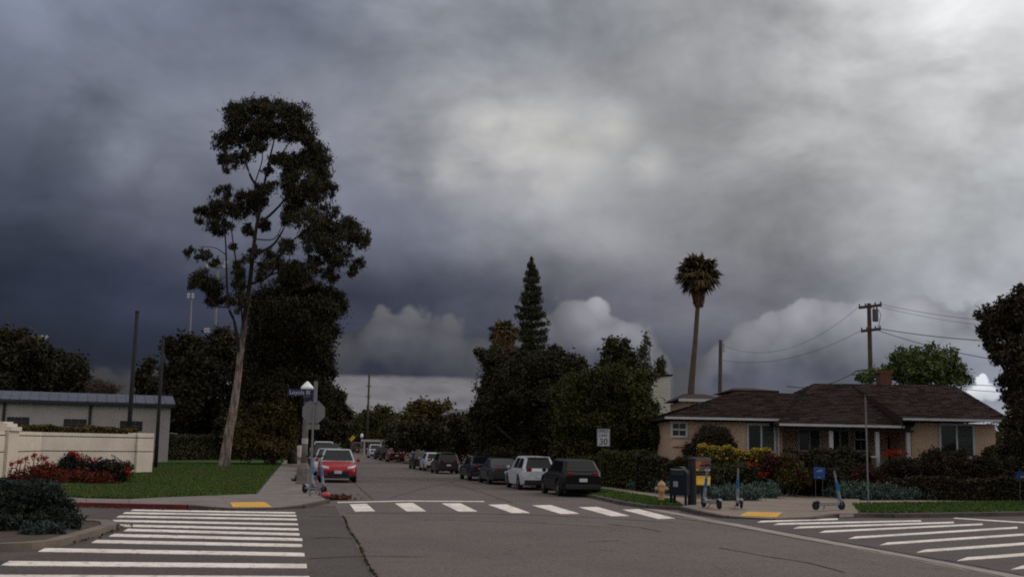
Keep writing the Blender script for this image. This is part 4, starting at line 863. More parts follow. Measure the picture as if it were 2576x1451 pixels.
def simple_tree(name, label, blobs, Y, m, leaf=(.3, .16), cover=3.2, seed=1, trunk=True, group=None, bark=BARK_D, tu=None, tr=.2, cat='tree', clump=None, bz=.1, shell=.45, dj=1.0):
    u0 = tu if tu is not None else sum(b[0] for b in blobs) / len(blobs); base = Vector((PD(u0, 1120, Y).x, Y, bz)); t = tree(name, base, label, cat, group); rg_ = random.Random(seed)
    crown('crown', [tuple(b) + (Y + rg_.uniform(-1, 1) * dj,) for b in blobs], leaf[0], leaf[1], m, t, cover, seed, .9, origin=base, clump=clump, shell=shell)
    if trunk:
        top = min(b[1] for b in blobs) + 15; p = PD(u0, top, Y) - base; mb = MB()
        mb.tube([(0, 0, -.1), (p.x * .1 + .05, .05, p.z * .35), (p.x * .5, 0, p.z * .7), (p.x, 0, p.z)], [tr, tr * .75, tr * .5, tr * .15], 9)
        for b in blobs[:6]:
            q = PD(b[0], b[1], Y) - base; mb.tube([(p.x * .1, 0, max(.3, q.z * .5)), (q.x * .6, .1, q.z * .8), tuple(q)], [tr * .4, tr * .25, tr * .08], 6)
        mb.build('trunk', bark, t, smooth=True)
    return t
simple_tree('broad_tree', 'broad dark tree behind the blue roof at far left', [(40, 868, 55, 52), (90, 893, 55, 46), (15, 930, 55, 60), (105, 950, 60, 60), (55, 965, 70, 60), (5, 855, 35, 30), (125, 900, 30, 30)], 128, L_DARK, (.5, .28), 3.2, 41, dj=3)
simple_tree('broad_tree', 'dark rounded tree with stepped outline behind the blue roof', [(170, 925, 42, 38), (203, 938, 28, 32), (160, 970, 58, 42), (212, 965, 18, 28), (140, 940, 35, 35)], 134, L_DARK, (.5, .28), 3.2, 42, dj=3)
simple_tree('bare_tree', 'thin leafless brownish tree above the blue roof', [(255, 980, 42, 18), (240, 975, 25, 16), (275, 978, 22, 14)], 120, L_TWIG, (.5, .05), 1.6, 43, tr=.12, dj=1)
simple_tree('small_tree', 'narrow dark tree between the two black poles', [(372, 922, 22, 20), (365, 950, 26, 28), (370, 985, 30, 25), (385, 965, 18, 30)], 118, L_DARK, (.4, .22), 3.2, 44, dj=1)
simple_tree('broad_tree', 'wide dark tree mass left of the eucalyptus trunk', [(450, 868, 38, 36), (500, 882, 48, 44), (560, 878, 46, 44), (440, 930, 42, 46), (520, 945, 66, 56), (470, 1000, 56, 56), (560, 1010, 56, 66), (430, 990, 32, 40), (605, 930, 36, 56), (500, 1050, 76, 50), (590, 1080, 50, 50), (430, 1050, 40, 40)], 108, L_DARK, (.42, .22), 3.4, 45, dj=3)
simple_tree('street_tree', 'brownish green low tree behind the lamp post lawn', [(650, 1035, 50, 38), (700, 1035, 46, 42), (640, 1085, 52, 45), (712, 1095, 42, 48), (610, 1110, 45, 40), (680, 1125, 52, 30), (730, 1060, 25, 40), (600, 1060, 30, 30)], 86, L_BRN, (.28, .15), 3.4, 46, dj=2, tu=690)
simple_tree('street_tree', 'dark tree over the parked cars left of the street', [(832, 1005, 34, 30), (852, 1040, 30, 36), (805, 1050, 48, 45), (868, 1080, 20, 26), (800, 1090, 42, 30), (780, 1040, 35, 50), (838, 1085, 26, 26)], 112, L_DARK, (.36, .2), 3.4, 47, dj=2, tu=775)
hl = empty('hedge', (0, 0, 0)); tag(hl, 'long dark clipped hedge behind the left lawn', 'hedge')
box_leaves('foliage', G(380, 1160), G(736, 1156), 1.4, .1, 2.25, .22, .12, L_MID, hl, 2.6, 22, .08)
# ------------------------------------------------------------------ trees up the street
far_l = [('distant dark tree at the end of the street on its left', [(900, 1065, 28, 22), (885, 1090, 25, 28), (915, 1100, 40, 22)], 215, L_MID), ('distant tree with palm like tuft beside the far pole', [(940, 1048, 30, 20), (963, 1030, 18, 14), (955, 1075, 40, 26), (978, 1050, 18, 14)], 205, L_MID),
         ('distant low tree in the middle of the far tree line', [(995, 1060, 32, 28), (1015, 1085, 42, 30), (975, 1095, 35, 25)], 190, L_MID), ('distant round brown green tree with a smooth top', [(1062, 1030, 36, 24), (1102, 1032, 40, 24), (1070, 1065, 52, 35), (1120, 1065, 30, 35), (1040, 1050, 28, 26)], 150, L_BRN),
         ('dark tree over the parked cars at mid street', [(1050, 1095, 46, 34), (1100, 1105, 52, 36), (1010, 1115, 36, 26), (1150, 1110, 46, 46), (1150, 1060, 36, 22), (1175, 1090, 32, 50)], 112, L_DARK)]
for k, (lb, bs, Y, m_) in enumerate(far_l): simple_tree('distant_tree', lb, bs, Y, m_, (.5 if Y > 140 else .36, .26 if Y > 140 else .2), 3.2, 60 + k, group=None, dj=2)
# wood closing the view beyond
P_, Q_ = [], []
rgw = np.random.default_rng(77)
for k in range(170):
    x = rgw.uniform(-330, 330); y = rgw.uniform(330, 420); r_ = rgw.uniform(4, 8); p, q = ell_pts((x, y, r_ * .7), (r_, r_, r_ * rgw.uniform(.7, 1.05)), 2.2, 1.3, .8, rgw); P_.append(p); Q_.append(q)
P_ = np.concatenate(P_); Q_ = np.concatenate(Q_); k_ = P_[:, 2] > 0; tag(leaf_mesh('distant_wood', P_[k_], Q_[k_], 1.3, .8, L_MID, None, 'stuff'), 'low far off tree line closing the horizon', 'trees')
# ------------------------------------------------------------------ trees, right of the street
simple_tree('dark_tree', 'huge dark tree mass right of the street under the pine', [(1262, 935, 55, 46), (1235, 990, 46, 54), (1290, 1000, 76, 66), (1242, 1065, 54, 66), (1222, 1125, 42, 50), (1300, 1090, 76, 76), (1350, 935, 66, 56), (1400, 918, 55, 42), (1440, 922, 30, 30), (1382, 1000, 76, 66), (1218, 900, 16, 16), (1205, 884, 10, 10), (1360, 1090, 70, 60), (1250, 900, 30, 30), (1205, 1040, 24, 34), (1260, 1150, 60, 36), (1330, 1150, 66, 36), (1400, 1130, 70, 50), (1420, 1060, 60, 60), (1440, 980, 40, 46), (1210, 1165, 36, 22), (1395, 885, 24, 18), (1460, 935, 28, 30), (1470, 1000, 40, 50), (1300, 905, 40, 30)], 66, L_DARK, (.19, .10), 3.8, 71, dj=2, tr=.35)
simple_tree('green_tree', 'rounded green tree beside the left end of the house', [(1545, 955, 56, 42), (1482, 985, 54, 44), (1592, 985, 52, 50), (1628, 1058, 28, 34), (1505, 1060, 86, 66), (1602, 1062, 64, 62), (1440, 1075, 60, 56), (1548, 1015, 76, 56), (1480, 1125, 76, 46), (1575, 1120, 66, 42), (1652, 1075, 22, 28), (1430, 1020, 40, 40), (1480, 1165, 70, 30), (1560, 1160, 60, 30), (1620, 1130, 45, 36), (1660, 1110, 22, 28), (1430, 1140, 50, 40), (1450, 960, 36, 34), (1420, 1000, 44, 44), (1500, 950, 36, 30), (1600, 1010, 32, 38), (1660, 1092, 18, 24)], 58, L_GRN, (.155, .085), 3.8, 72, dj=2, tr=.3)
simple_tree('tall_tree', 'darker tree crown rising behind the rounded green tree', [(1556, 872, 34, 20), (1545, 895, 38, 28), (1580, 895, 24, 24), (1560, 925, 42, 36), (1520, 930, 25, 25)], 80, L_MID, (.26, .15), 3.2, 73, dj=1, tr=.25)
simple_tree('thin_cypress', 'thin wispy cypress left of the white building', [(1620, 905, 12, 42), (1628, 855, 4, 22), (1608, 930, 16, 26), (1640, 945, 12, 22), (1618, 950, 20, 30)], 84, L_MID, (.24, .1), 1.9, 74, dj=.5, tr=.1)
simple_tree('small_tree', 'small dark treetop just above the white building', [(1664, 912, 11, 14), (1662, 928, 12, 12), (1668, 940, 8, 20)], 104, L_MID, (.3, .14), 2.2, 75, dj=.5, tr=.1)
simple_tree('broad_tree', 'leafy green tree with upright sprays behind the house roof', [(2200, 945, 30, 18), (2250, 935, 46, 26), (2320, 925, 56, 34), (2380, 930, 46, 28), (2290, 905, 34, 22), (2350, 900, 34, 22), (2420, 950, 24, 16), (2170, 950, 16, 10), (2330, 955, 80, 26), (2268, 888, 8, 14), (2305, 884, 9, 14), (2340, 880, 8, 16), (2372, 890, 7, 18), (2400, 905, 8, 14), (2250, 900, 8, 12), (2395, 890, 5, 14)], 70, L_BRT, (.26, .11), 2.4, 76, dj=1.5, tr=.25)
RT = [(2540, 830, 52, 52), (2502, 800, 34, 34), (2572, 780, 44, 55), (2484, 832, 20, 26), (2562, 900, 44, 55), (2522, 888, 34, 26), (2532, 952, 18, 18), (2572, 980, 40, 55), (2578, 1060, 42, 60), (2568, 1120, 36, 50), (2530, 770, 24, 24), (2620, 850, 60, 100), (2620, 1000, 60, 120), (2545, 1080, 16, 40), (2578, 738, 24, 20), (2495, 860, 18, 16), (2550, 1010, 20, 30)]
simple_tree('broad_tree', 'dark dusky tree cut by the right edge of the picture', RT, 43, L_PURP, (.17, .10), 3.2, 77, dj=1.2, tr=.25, tu=2590)
# Norfolk pine: tiers of flat branches
ny = 96; nb = Vector((PD(1338, 1100, ny).x, ny, .1)); nf = tree('norfolk_pine', nb, 'tall conical pine with tiered branches above the dark trees')
apex = PD(1337, 645, ny) - nb; mb = MB(); mb.tube([(0, 0, 0), (apex.x * .5, 0, apex.z * .5), (apex.x, 0, apex.z)], [.35, .2, .03], 9); mb.build('trunk', BARK_D, nf, smooth=True)
P_, Q_ = [], []; br = MB(); rgn = np.random.default_rng(8); zlow = (PD(1338, 905, ny) - nb).z; tiers = 15
for k in range(tiers):
    t_ = k / (tiers - 1); zt_ = apex.z - .25 - (apex.z - zlow) * t_ ** 1.05; R_ = .14 + 1.9 * t_ ** .8; nbr = 9
    for j in range(nbr):
        a_ = 2 * math.pi * j / nbr + k * .5 + rgn.uniform(-.25, .25); rr = R_ * rgn.uniform(.55, 1.15); z_ = zt_ + rgn.uniform(-.16, .16); dx, dy = math.cos(a_), math.sin(a_); x0_ = apex.x * z_ / apex.z
        tip = Vector((x0_ + dx * rr, dy * rr, z_ + rr * .10)); br.tube([(x0_, 0, z_), (x0_ + dx * rr * .5, dy * rr * .5, z_ - .05), tuple(tip)], [.04, .03, .012], 5)
        n_ = int(50 + 190 * t_); s_ = rgn.uniform(.25, 1.06, n_); side = rgn.normal(size=n_) * .22 * (1.25 - s_ * .5) * min(1, R_)
        P_.append(np.stack([x0_ + dx * rr * s_ - dy * side, dy * rr * s_ + dx * side, z_ - .04 + rr * .1 * s_ ** 2 - .05 + rgn.normal(size=n_) * .13], 1)); q = rgn.normal(size=(n_, 3)); Q_.append(q / np.linalg.norm(q, axis=1, keepdims=True))
br.build('branches', BARK_D, nf, kind='stuff'); leaf_mesh('crown', np.concatenate(P_), np.concatenate(Q_), .22, .09, L_PINE, nf)
# palms
def frond_fan(mb_p, mb_q, c, d, L_, rg, spread=.55, n=26):
    """fan leaf: blades radiating from the end of a stalk"""
    pass
def palm(name, label, base, axis, crown_r, nfr, m, skirt, seed, trunk_r, trunk_m=BARK_P, droop=1.0, trunk=True):
    t = tree(name, base, label, 'palm'); rg = np.random.default_rng(seed); top = Vector(axis[-1]) - Vector(base)
    if trunk:
        mb = MB(); pts = [Vector(p) - Vector(base) for p in axis]; P2, R2 = [], []
        for i in range(len(pts) - 1):
            for j in range(5): f_ = j / 5; P2.append(pts[i].lerp(pts[i + 1], f_)); R2.append((trunk_r[i] * (1 - f_) + trunk_r[i + 1] * f_) * (1 + .04 * ((i * 5 + j) % 2)))
        P2.append(pts[-1]); R2.append(trunk_r[-1]); mb.tube(P2, R2, 12); mb.build('trunk', trunk_m, t, smooth=True)
    stalk = MB(); V, Fc = [], []
    for k in range(nfr):
        f_ = (k + .5) / nfr; elev = math.asin(max(-.85, min(.98, 1 - 1.75 * f_))) + rg.normal() * .1; a_ = k * 2.39996 + rg.normal() * .2
        d = Vector((math.cos(a_) * math.cos(elev), math.sin(a_) * math.cos(elev), math.sin(elev))); L_ = crown_r * rg.uniform(.8, 1.1) * (.9 if elev < -.3 else 1)
        s = top + d * L_ * .42; stalk.tube([tuple(top), tuple(s)], [.03, .02], 4, False)
        side = d.cross(Vector((0, 0, 1))); side = side.normalized() if side.length > .1 else Vector((1, 0, 0)); upv = side.cross(d).normalized()
        nb_ = 17
        for j in range(nb_):
            th = (j / (nb_ - 1) - .5) * 2.5 + rg.normal() * .05; e_ = (d * math.cos(th) + side * math.sin(th)).normalized(); Lb = L_ * .6 * (.75 + .25 * math.cos(th)) * rg.uniform(.85, 1.1)
            mid = s + e_ * Lb * .6; tip = s + e_ * Lb + Vector((0, 0, -1)) * Lb * (.12 + .35 * droop * rg.random()); wv = (d * math.sin(th) * -1 + side * math.cos(th)).normalized() * .06 * crown_r; b_ = len(V)
            V += [tuple(s), tuple(mid + wv), tuple(tip), tuple(mid - wv)]; Fc.append((b_, b_ + 1, b_ + 2, b_ + 3))
    stalk.build('stalk', m, t); me = MB(); me.v = V; me.f = Fc; me.build('crown', m, t)
    if skirt:
        n_ = skirt[2]; hh = rg.random(n_); a_ = rg.uniform(0, 6.283, n_); r_ = skirt[0] * (1 - .55 * hh) * rg.uniform(.5, 1, n_)
        p = np.stack([top.x + np.cos(a_) * r_, top.y + np.sin(a_) * r_, top.z - skirt[1] * hh], 1); q = np.stack([np.cos(a_), np.sin(a_), rg.normal(size=n_) * .3], 1); q /= np.linalg.norm(q, axis=1, keepdims=True)
        leaf_mesh('dead_skirt', p, q, .5, .1, L_PALMD, t, up=(0, 0, 1.5))
    return t
pY = 78; pax = [PD(1735, 1040, pY), PD(1740, 960, pY), PD(1749, 860, pY), PD(1755, 770, pY), PD(1757, 690, pY)]
palm('fan_palm', 'single tall fan palm rising behind the house roof', Vector((pax[0].x, pY, 0)), [Vector((pax[0].x, pY, 0))] + pax, 1.82, 80, L_PALM, (.8, 2.2, 900), 81, [.30, .27, .22, .17, .15, .17], droop=1.0)
p2 = PD(1266, 838, 72); palm('fan_palm', 'short bushy fan palm among the dark trees by the pine', Vector((p2.x, 72, 0)), [Vector((p2.x, 72, 0)), p2], 1.15, 46, L_PALM, (.95, 2.2, 900), 82, [.3, .25], droop=1.2)
# ------------------------------------------------------------------ hedges and beds on the right
def GX(u, Y): p = PD(u, 1150, Y); return Vector((p.x, Y, 0))
def hedge(label, u0, u1, Y0, Y1, vtop, th, m, seed, leaf=(.12, .075), cover=2.8, rough=.1, z0=.08, name='hedge', extra=None):
    e = empty(name, (0, 0, 0)); tag(e, label, 'hedge'); z1 = zat((u0 + u1) / 2, vtop, (Y0 + Y1) / 2)
    box_leaves('foliage', GX(u0, Y0), GX(u1, Y1), th, z0, z1, leaf[0], leaf[1], m, e, cover, seed, rough)
    MB().tube([GX(u0, Y0 + th / 2) + Vector((.4, 0, .05)), GX(u0, Y0 + th / 2) + Vector((.5, 0, z1 * .6))], .05, 6).build('stem', BARK_D, e)
    MB().tube([GX(u1, Y1 + th / 2) + Vector((-.4, 0, .05)), GX(u1, Y1 + th / 2) + Vector((-.5, 0, z1 * .6))], .05, 6).build('stem', BARK_D, e)
    if extra: box_leaves('new_growth', GX(u0, Y0), GX(u1, Y1), th, z1 - .38, z1 + .08, leaf[0], leaf[1], extra, e, 2.2, seed + 50, rough, top_only=True)
    return e
hedge('tall hedge with a yellow flowering top below the house window', 1756, 1940, 48.4, 48.0, 1133, 1.3, L_MID, 101, extra=L_YEL, rough=.09)
hedge('dark hedge under the sash window behind the blue mailbox', 1600, 1752, 49.4, 49.0, 1150, 1.2, L_DARK, 102)
hedge('yellowish green hedge behind the speed limit sign', 1508, 1612, 53.5, 52, 1136, 1.3, L_GRN, 103)
hedge('dark hedge in front of the porch posts', 1984, 2190, 48.4, 48.2, 1134, 1.3, L_DARK, 104)
hedge('low dark hedge along the yard behind the right pavement', 2252, 2640, 45.6, 46.0, 1205, .9, L_PURP, 105, rough=.07)
hedge('dark hedge beside the right corner of the house', 2500, 2680, 47.5, 47.0, 1120, 1.5, L_DARK, 106)
def shrub(label, blobs, Y, m, seed, leaf=(.11, .06), cover=3.0, name='shrub', cat='shrub', dj=.35, flowers=None, group=None):
    u0 = blobs[0][0]; base = GX(u0, Y); base.z = .08; t = tree(name, base, label, cat, group); rg_ = random.Random(seed)
    crown('foliage', [tuple(b) + (Y + rg_.uniform(-dj, dj),) for b in blobs], leaf[0], leaf[1], m, t, cover, seed, .8, origin=base, shell=.5)
    sm = MB()
    for b in blobs[:4]: q = PD(b[0], b[1], Y) - base; sm.tube([(q.x * .3, 0, 0), (q.x * .7, .05, q.z * .5), tuple(q)], [.04, .03, .012], 5)
    sm.build('stem', BARK_D, t)
    if flowers:
        for k, (u, v, r, mm) in enumerate(flowers):
            p, q = ell_pts(PD(u, v, Y - .45) - base, (r * Y / F, r * Y / F * .6, r * .3 * Y / F), 2.2, .07, .04, np.random.default_rng(seed + k)); leaf_mesh('flower_head', p, q, .07, .04, mm, t)
    return t
shrub('wide dusky shrub mass below the right wing window', [(2260, 1180, 45, 32), (2330, 1170, 50, 36), (2400, 1168, 52, 40), (2460, 1185, 38, 36), (2300, 1205, 50, 25), (2380, 1205, 55, 25), (2480, 1160, 22, 22), (2220, 1200, 25, 25)], 48.0, L_PURP, 111, flowers=[(2250, 1137, 20, L_FLOW), (2234, 1140, 10, L_FLOW), (2270, 1139, 10, L_FLOW)])
shrub('reddish shrub in front of the white porch rail', [(2165, 1190, 28, 18), (2195, 1205, 26, 18), (2150, 1205, 20, 14), (2225, 1212, 24, 16), (2180, 1180, 18, 12)], 47.2, L_ROSE, 112)
shrub('reddish shrub beside the yellow topped hedge', [(1942, 1160, 24, 18), (1958, 1178, 26, 20), (1925, 1185, 22, 16), (1948, 1200, 30, 14)], 47.4, L_ROSE, 113, flowers=[(1892, 1166, 13, L_FLOW), (1952, 1146, 6, L_FLOW)])
shrub('rusty shrub left of the blue yard sign', [(1985, 1160, 26, 24), (2005, 1185, 30, 26), (2025, 1200, 22, 18), (1975, 1195, 28, 22), (2012, 1208, 30, 14)], 47.2, L_BRN, 114, flowers=[(1921, 1189, 13, L_FLOW), (1912, 1192, 6, L_FLOW), (1990, 1150, 10, L_ROSE), (2002, 1180, 14, L_RED), (2020, 1196, 10, L_RED), (1975, 1170, 10, L_ROSE)])
shrub('dark leafy shrub under the yellow topped hedge', [(1850, 1195, 40, 22), (1890, 1200, 36, 18), (1810, 1200, 34, 22), (1925, 1205, 26, 14), (1870, 1180, 40, 22)], 47.6, L_MID, 115)
shrub('dark shrub behind the blue yard sign', [(2080, 1180, 36, 28), (2120, 1185, 36, 28), (2065, 1205, 30, 18), (2105, 1207, 36, 16), (2140, 1195, 24, 20)], 47.4, L_DARK, 116)
for u_, v_, lb in ((2502, 1170, 'slim pointed shrub right of the right wing window'), (2536, 1178, 'slim pointed shrub at the right house corner')):
    shrub(lb, [(u_, v_, 6, 42 if u_ < 2510 else 36), (u_, v_ + 30, 9, 22)], 47.0, L_DARK, int(u_), (.1, .05))
shrub('rounded clipped shrub at the right wing wall', [(2512, 1190, 30, 22), (2530, 1200, 26, 20)], 46.8, L_DARK, 117)
# grey-green ground cover mounds
def cover(label, blobs, seed):
    e = empty('ground_cover', (0, 0, 0)); tag(e, label, 'ground cover'); rg = np.random.default_rng(seed); P, Q = [], []
    for (u, v, ru, rv) in blobs:
        Y = G(u, v + rv, .12).y + .25; c = PD(u, v, Y); rx, rz = ru * Y / F, rv * Y / F * 1.25; p, q = ell_pts(c, (rx, rx * .8, rz), 3.4, .12, .04, rg, shell=.5); P.append(p); Q.append(q)
    P, Q = np.concatenate(P), np.concatenate(Q); k = P[:, 2] > .1; leaf_mesh('foliage', P[k], Q[k], .13, .045, L_GCOV, e, up=(0, 0, .8)); return e
cover('grey green ground cover behind the fire hydrant pavement', [(1545, 1209, 30, 11), (1580, 1212, 36, 13), (1620, 1216, 36, 13), (1660, 1222, 32, 13), (1690, 1226, 26, 12), (1525, 1204, 20, 9)], 121)
cover('long grey green ground cover bed left of the corner walkway', [(1795, 1240, 30, 14), (1835, 1242, 38, 16), (1880, 1240, 38, 17), (1925, 1234, 40, 17), (1970, 1226, 40, 15), (2012, 1218, 34, 13), (2045, 1212, 26, 9), (1860, 1222, 40, 12), (1930, 1215, 44, 12), (1985, 1208, 40, 10), (1780, 1228, 20, 11), (1820, 1222, 30, 10), (2040, 1205, 34, 9), (2075, 1208, 24, 7), (1900, 1208, 40, 9), (2062, 1212, 30, 10)], 122)
cover('grey green ground cover mound right of the corner walkway', [(2098, 1236, 22, 13), (2130, 1236, 30, 17), (2175, 1236, 36, 18), (2225, 1238, 40, 18), (2275, 1240, 38, 16), (2325, 1243, 36, 13), (2365, 1246, 22, 9), (2150, 1220, 34, 11), (2215, 1222, 40, 11), (2290, 1228, 40, 11), (2110, 1218, 24, 10)], 123)
# small round-crowned street tree
sb = GX(1775, 50.2); sb.z = .1; stt = tree('round_tree', sb, 'round clipped dark tree against the house beside the yellow topped hedge')
SY = sb.y
crown('crown', [(1788, 1108, 48, 38, SY + .3), (1762, 1130, 36, 32, SY), (1824, 1116, 30, 30, SY + .2), (1795, 1092, 40, 22, SY), (1750, 1150, 22, 26, SY), (1742, 1180, 16, 24, SY), (1735, 1150, 14, 20, SY), (1835, 1135, 20, 18, SY)], .10, .055, L_PURP, stt, 3.6, 131, .9, origin=sb)
MB().tube([(0, 0, -.05), (.0, .02, .7), (.04, .03, 1.4), (.2, .1, 2.1), (.3, .2, 2.8)], [.14, .12, .11, .08, .04], 10).build('trunk', BARK_D, stt, smooth=True)
wpst = empty('wooden_post', G(1741, 1268, .12)); tag(wpst, 'thick dark wooden post between the mailbox and the newspaper rack', 'post')
MB().tube([(0, 0, -.02), (.01, 0, .8), (.0, 0, 1.5)], [.15, .14, .135], 10).build('shaft', DARKP, wpst); MB().lathe([(.15, 1.5), (.15, 1.55), (.05, 1.6)], 10).build('cap', DARKP, wpst)

# ------------------------------------------------------------------ left planting
al = empty('aloe_bed', GX(150, 46)); tag(al, 'red leaved aloe bed flowering in front of the cream wall', 'aloes'); ao = Vector(al.location)
crown('red_foliage', [(75, 1200, 40, 18, 46), (115, 1198, 44, 20, 45.6), (160, 1200, 40, 20, 45.6), (205, 1203, 40, 18, 45.4), (250, 1205, 36, 15, 45.4), (130, 1183, 36, 14, 46.5), (100, 1182, 26, 12, 46.5), (45, 1208, 28, 12, 46)], .2, .05, L_RED, al, 2.0, 141, .8, origin=ao)
crown('dark_foliage', [(90, 1222, 55, 12, 45.2), (170, 1222, 60, 12, 45), (250, 1222, 50, 12, 45), (140, 1208, 60, 14, 45.8), (45, 1222, 40, 10, 45.3)], .2, .06, L_PURP, al, 2.2, 142, .8, origin=ao)
FLW = [(32, 1165, 7), (54, 1157, 7), (66, 1151, 6), (87, 1146, 9), (97, 1153, 6), (110, 1151, 9), (121, 1164, 9), (132, 1167, 6), (45, 1162, 5), (327, 1183, 8)]
for k, (u, v, r) in enumerate(FLW):
    Y = 46.3 + (k % 3) * .3; p0 = PD(u, v, Y) - ao; g = MB().tube([(p0.x - .1, p0.y, 0), (p0.x - .04, p0.y, p0.z * .6), tuple(p0)], [.025, .02, .012], 5).build('flower_stalk', L_DRY, al)
    p, q = ell_pts(p0, (r * Y / F, r * Y / F, r * .6 * Y / F), 2.2, .09, .03, np.random.default_rng(300 + k)); leaf_mesh('flower_head', p, q, .09, .035, L_FLOW, g)
shrub('dark bushy shrub with red blooms before the cream wall', [(182, 1165, 34, 22), (205, 1178, 34, 24), (235, 1180, 34, 24), (165, 1178, 20, 16), (215, 1195, 40, 20)], 47, L_ISL, 143, (.16, .05), flowers=[(182, 1137, 14, L_FLOW), (197, 1142, 8, L_FLOW), (204, 1151, 9, L_FLOW), (233, 1152, 13, L_FLOW), (247, 1157, 7, L_FLOW)])
shrub('grey dark shrub at the right end of the cream wall bed', [(275, 1178, 30, 20), (298, 1185, 28, 24), (285, 1202, 34, 22), (312, 1205, 16, 18), (262, 1195, 24, 20), (315, 1178, 10, 16)], 47, L_PURP, 144, (.16, .05))
for lb, bs, Y, m_, sd in (('large dark shrub on the left planted island', [(20, 1262, 70, 42), (80, 1255, 62, 40), (130, 1272, 48, 30), (60, 1290, 80, 36), (0, 1290, 50, 48)], 25.4, L_ISL, 151), ('spreading dark shrub at the tip side of the island', [(165, 1296, 40, 18), (190, 1305, 24, 10), (135, 1300, 40, 22)], 25.2, L_ISL, 152), ('bluish low shrub near the island kerb', [(110, 1332, 38, 15), (80, 1336, 30, 12), (140, 1334, 24, 10)], 22.5, leafm('leaf_blue_low', (.05, .068, .064), (.014, .02, .02)), 153), ('dark low shrub at the left picture edge on the island', [(5, 1320, 50, 28), (45, 1318, 40, 22), (-20, 1335, 40, 20)], 23.2, L_ISL, 154), ('low dark shrub in the middle of the island soil', [(150, 1315, 40, 12), (185, 1318, 26, 8), (95, 1312, 40, 16)], 23.8, L_ISL, 157), ('bluish tinted shrub behind the island shrubs', [(20, 1232, 55, 20), (85, 1232, 46, 18), (130, 1240, 30, 16)], 28, leafm('leaf_blue_dark', (.04, .055, .055), (.012, .018, .02)), 155)):
    shrub(lb, bs, Y, m_, sd, (.11, .04), 3.0)
shrub('small dark shrub at the foot of the street lamp', [(752, 1198, 10, 14), (745, 1208, 9, 9), (758, 1208, 8, 9)], 53, L_PURP, 156, (.09, .05))

# ------------------------------------------------------------------ poles, lamps, signs
def pole(name, label, u0, v0, u1, v1, Y, r, m, cat='pole', zb=None, taper=.75):
    b = PD(u0, v0, Y); t = PD(u1, v1, Y); d = (t - b) / (t.z - b.z); base = b - d * b.z; e = empty(name, base); tag(e, label, cat)
    top = t - base; MB().tube([(0, 0, 0), tuple(top * .5), tuple(top)], [r, r * (1 + taper) / 2, r * taper], 10).build('shaft', m, e, smooth=True); return e, top
pl1, tp = pole('wood_pole', 'tall thick black wooden pole behind the cream wall', 324, 1085, 345, 786, 70, .16, DARKP); MB().box(tp.x - .1, tp.x + .1, tp.y - .1, tp.y + .1, tp.z, tp.z + .12).build('cap', DARKP, pl1)
pl2, tp = pole('wood_pole', 'shorter black wooden pole left of the eucalyptus', 396, 1092, 411, 847, 71, .13, DARKP); MB().box(tp.x - .08, tp.x + .08, tp.y - .08, tp.y + .08, tp.z, tp.z + .1).build('cap', DARKP, pl2)
def floodlight(label, u0, v0, u1, v1, Y, r, heads, m=GALV):
    e, tp = pole('floodlight_mast', label, u0, v0, u1, v1, Y, r, m, 'light mast'); o_ = Vector(e.location)
    for (ua, ub, v, n_) in heads:
        a, b = PD(ua, v, Y) - o_, PD(ub, v, Y) - o_; MB().tube([a, b], .06, 6).build('crossbar', m, e)
        for k in range(n_):
            p = a.lerp(b, k / max(1, n_ - 1)); MB().lathe([(.05, .12), (.12, .08), (.22, -.1), (.23, -.15)], 8, 'y', (p.x, p.y - .05, p.z + .12)).build('lamp_head', FLOODM, e)
    return e
floodlight('slim floodlight mast above the blue roof at far left', 88, 990, 95, 850, 150, .16, [(72, 119, 848, 5), (78, 114, 856, 4)])
floodlight('tall grey floodlight mast left of the eucalyptus trunk', 529, 1092, 548, 662, 115, .17, [(524, 570, 662, 4), (524, 566, 671, 3)], GALV)
floodlight('floodlight mast with a twin head left of the eucalyptus crown', 468, 1080, 482, 742, 160, .16, [(475, 486, 742, 2), (475, 486, 748, 2)])
floodlight('short floodlight mast over the dark trees beside eucalyptus', 512, 1080, 521, 830, 170, .15, [(518, 525, 829, 2), (518, 525, 834, 2)])
yp, tp = pole('yellow_pole', 'thin yellow foul pole behind the blue roof', 379, 1010, 385, 934, 125, .10, SIGNY); MB().lathe([(.12, 0), (.06, .12)], 8, 'z', tp).build('cap', SIGNY, yp)
# utility pole with cross arms behind the house
up, tp = pole('utility_pole', 'wooden utility pole with two cross arms behind the house', 2190, 940, 2186, 762, 75, .19, WOODP, 'utility pole'); uo = Vector(up.location)
for (ua, va, ub, vb) in ((2160, 773, 2218, 766), (2166, 832, 2216, 826)):
    a, b = PD(ua, va, 74.7) - uo, PD(ub, vb, 74.2) - uo; d = (b - a).normalized(); s_ = d.cross(Vector((0, 0, 1))) * .06; z_ = Vector((0, 0, .09))
    arm = MB().add([a - s_ - z_, b - s_ - z_, b + s_ - z_, a + s_ - z_, a - s_ + z_, b - s_ + z_, b + s_ + z_, a + s_ + z_], [(0, 3, 2, 1), (4, 5, 6, 7), (0, 1, 5, 4), (1, 2, 6, 5), (2, 3, 7, 6), (3, 0, 4, 7)]).build('cross_arm', WOODP, up)
    for k in (0.04, .3, .72, .96): p = a.lerp(b, k); MB().lathe([(.03, .09), (.06, .14), (.06, .2), (.03, .25)], 7, 'z', p).build('insulator', GALV, arm)
p = PD(2202, 792, 74.5) - uo; tr_ = MB().lathe([(.05, .42), (.2, .38), (.2, -.38), (.16, -.42)], 12, 'z', p).build('transformer', ROOFG, up)
for k in (-.08, .1): MB().lathe([(.03, .36), (.05, .45), (.02, .58)], 7, 'z', p + Vector((k, 0, 0))).build('bushing', GALV, tr_)
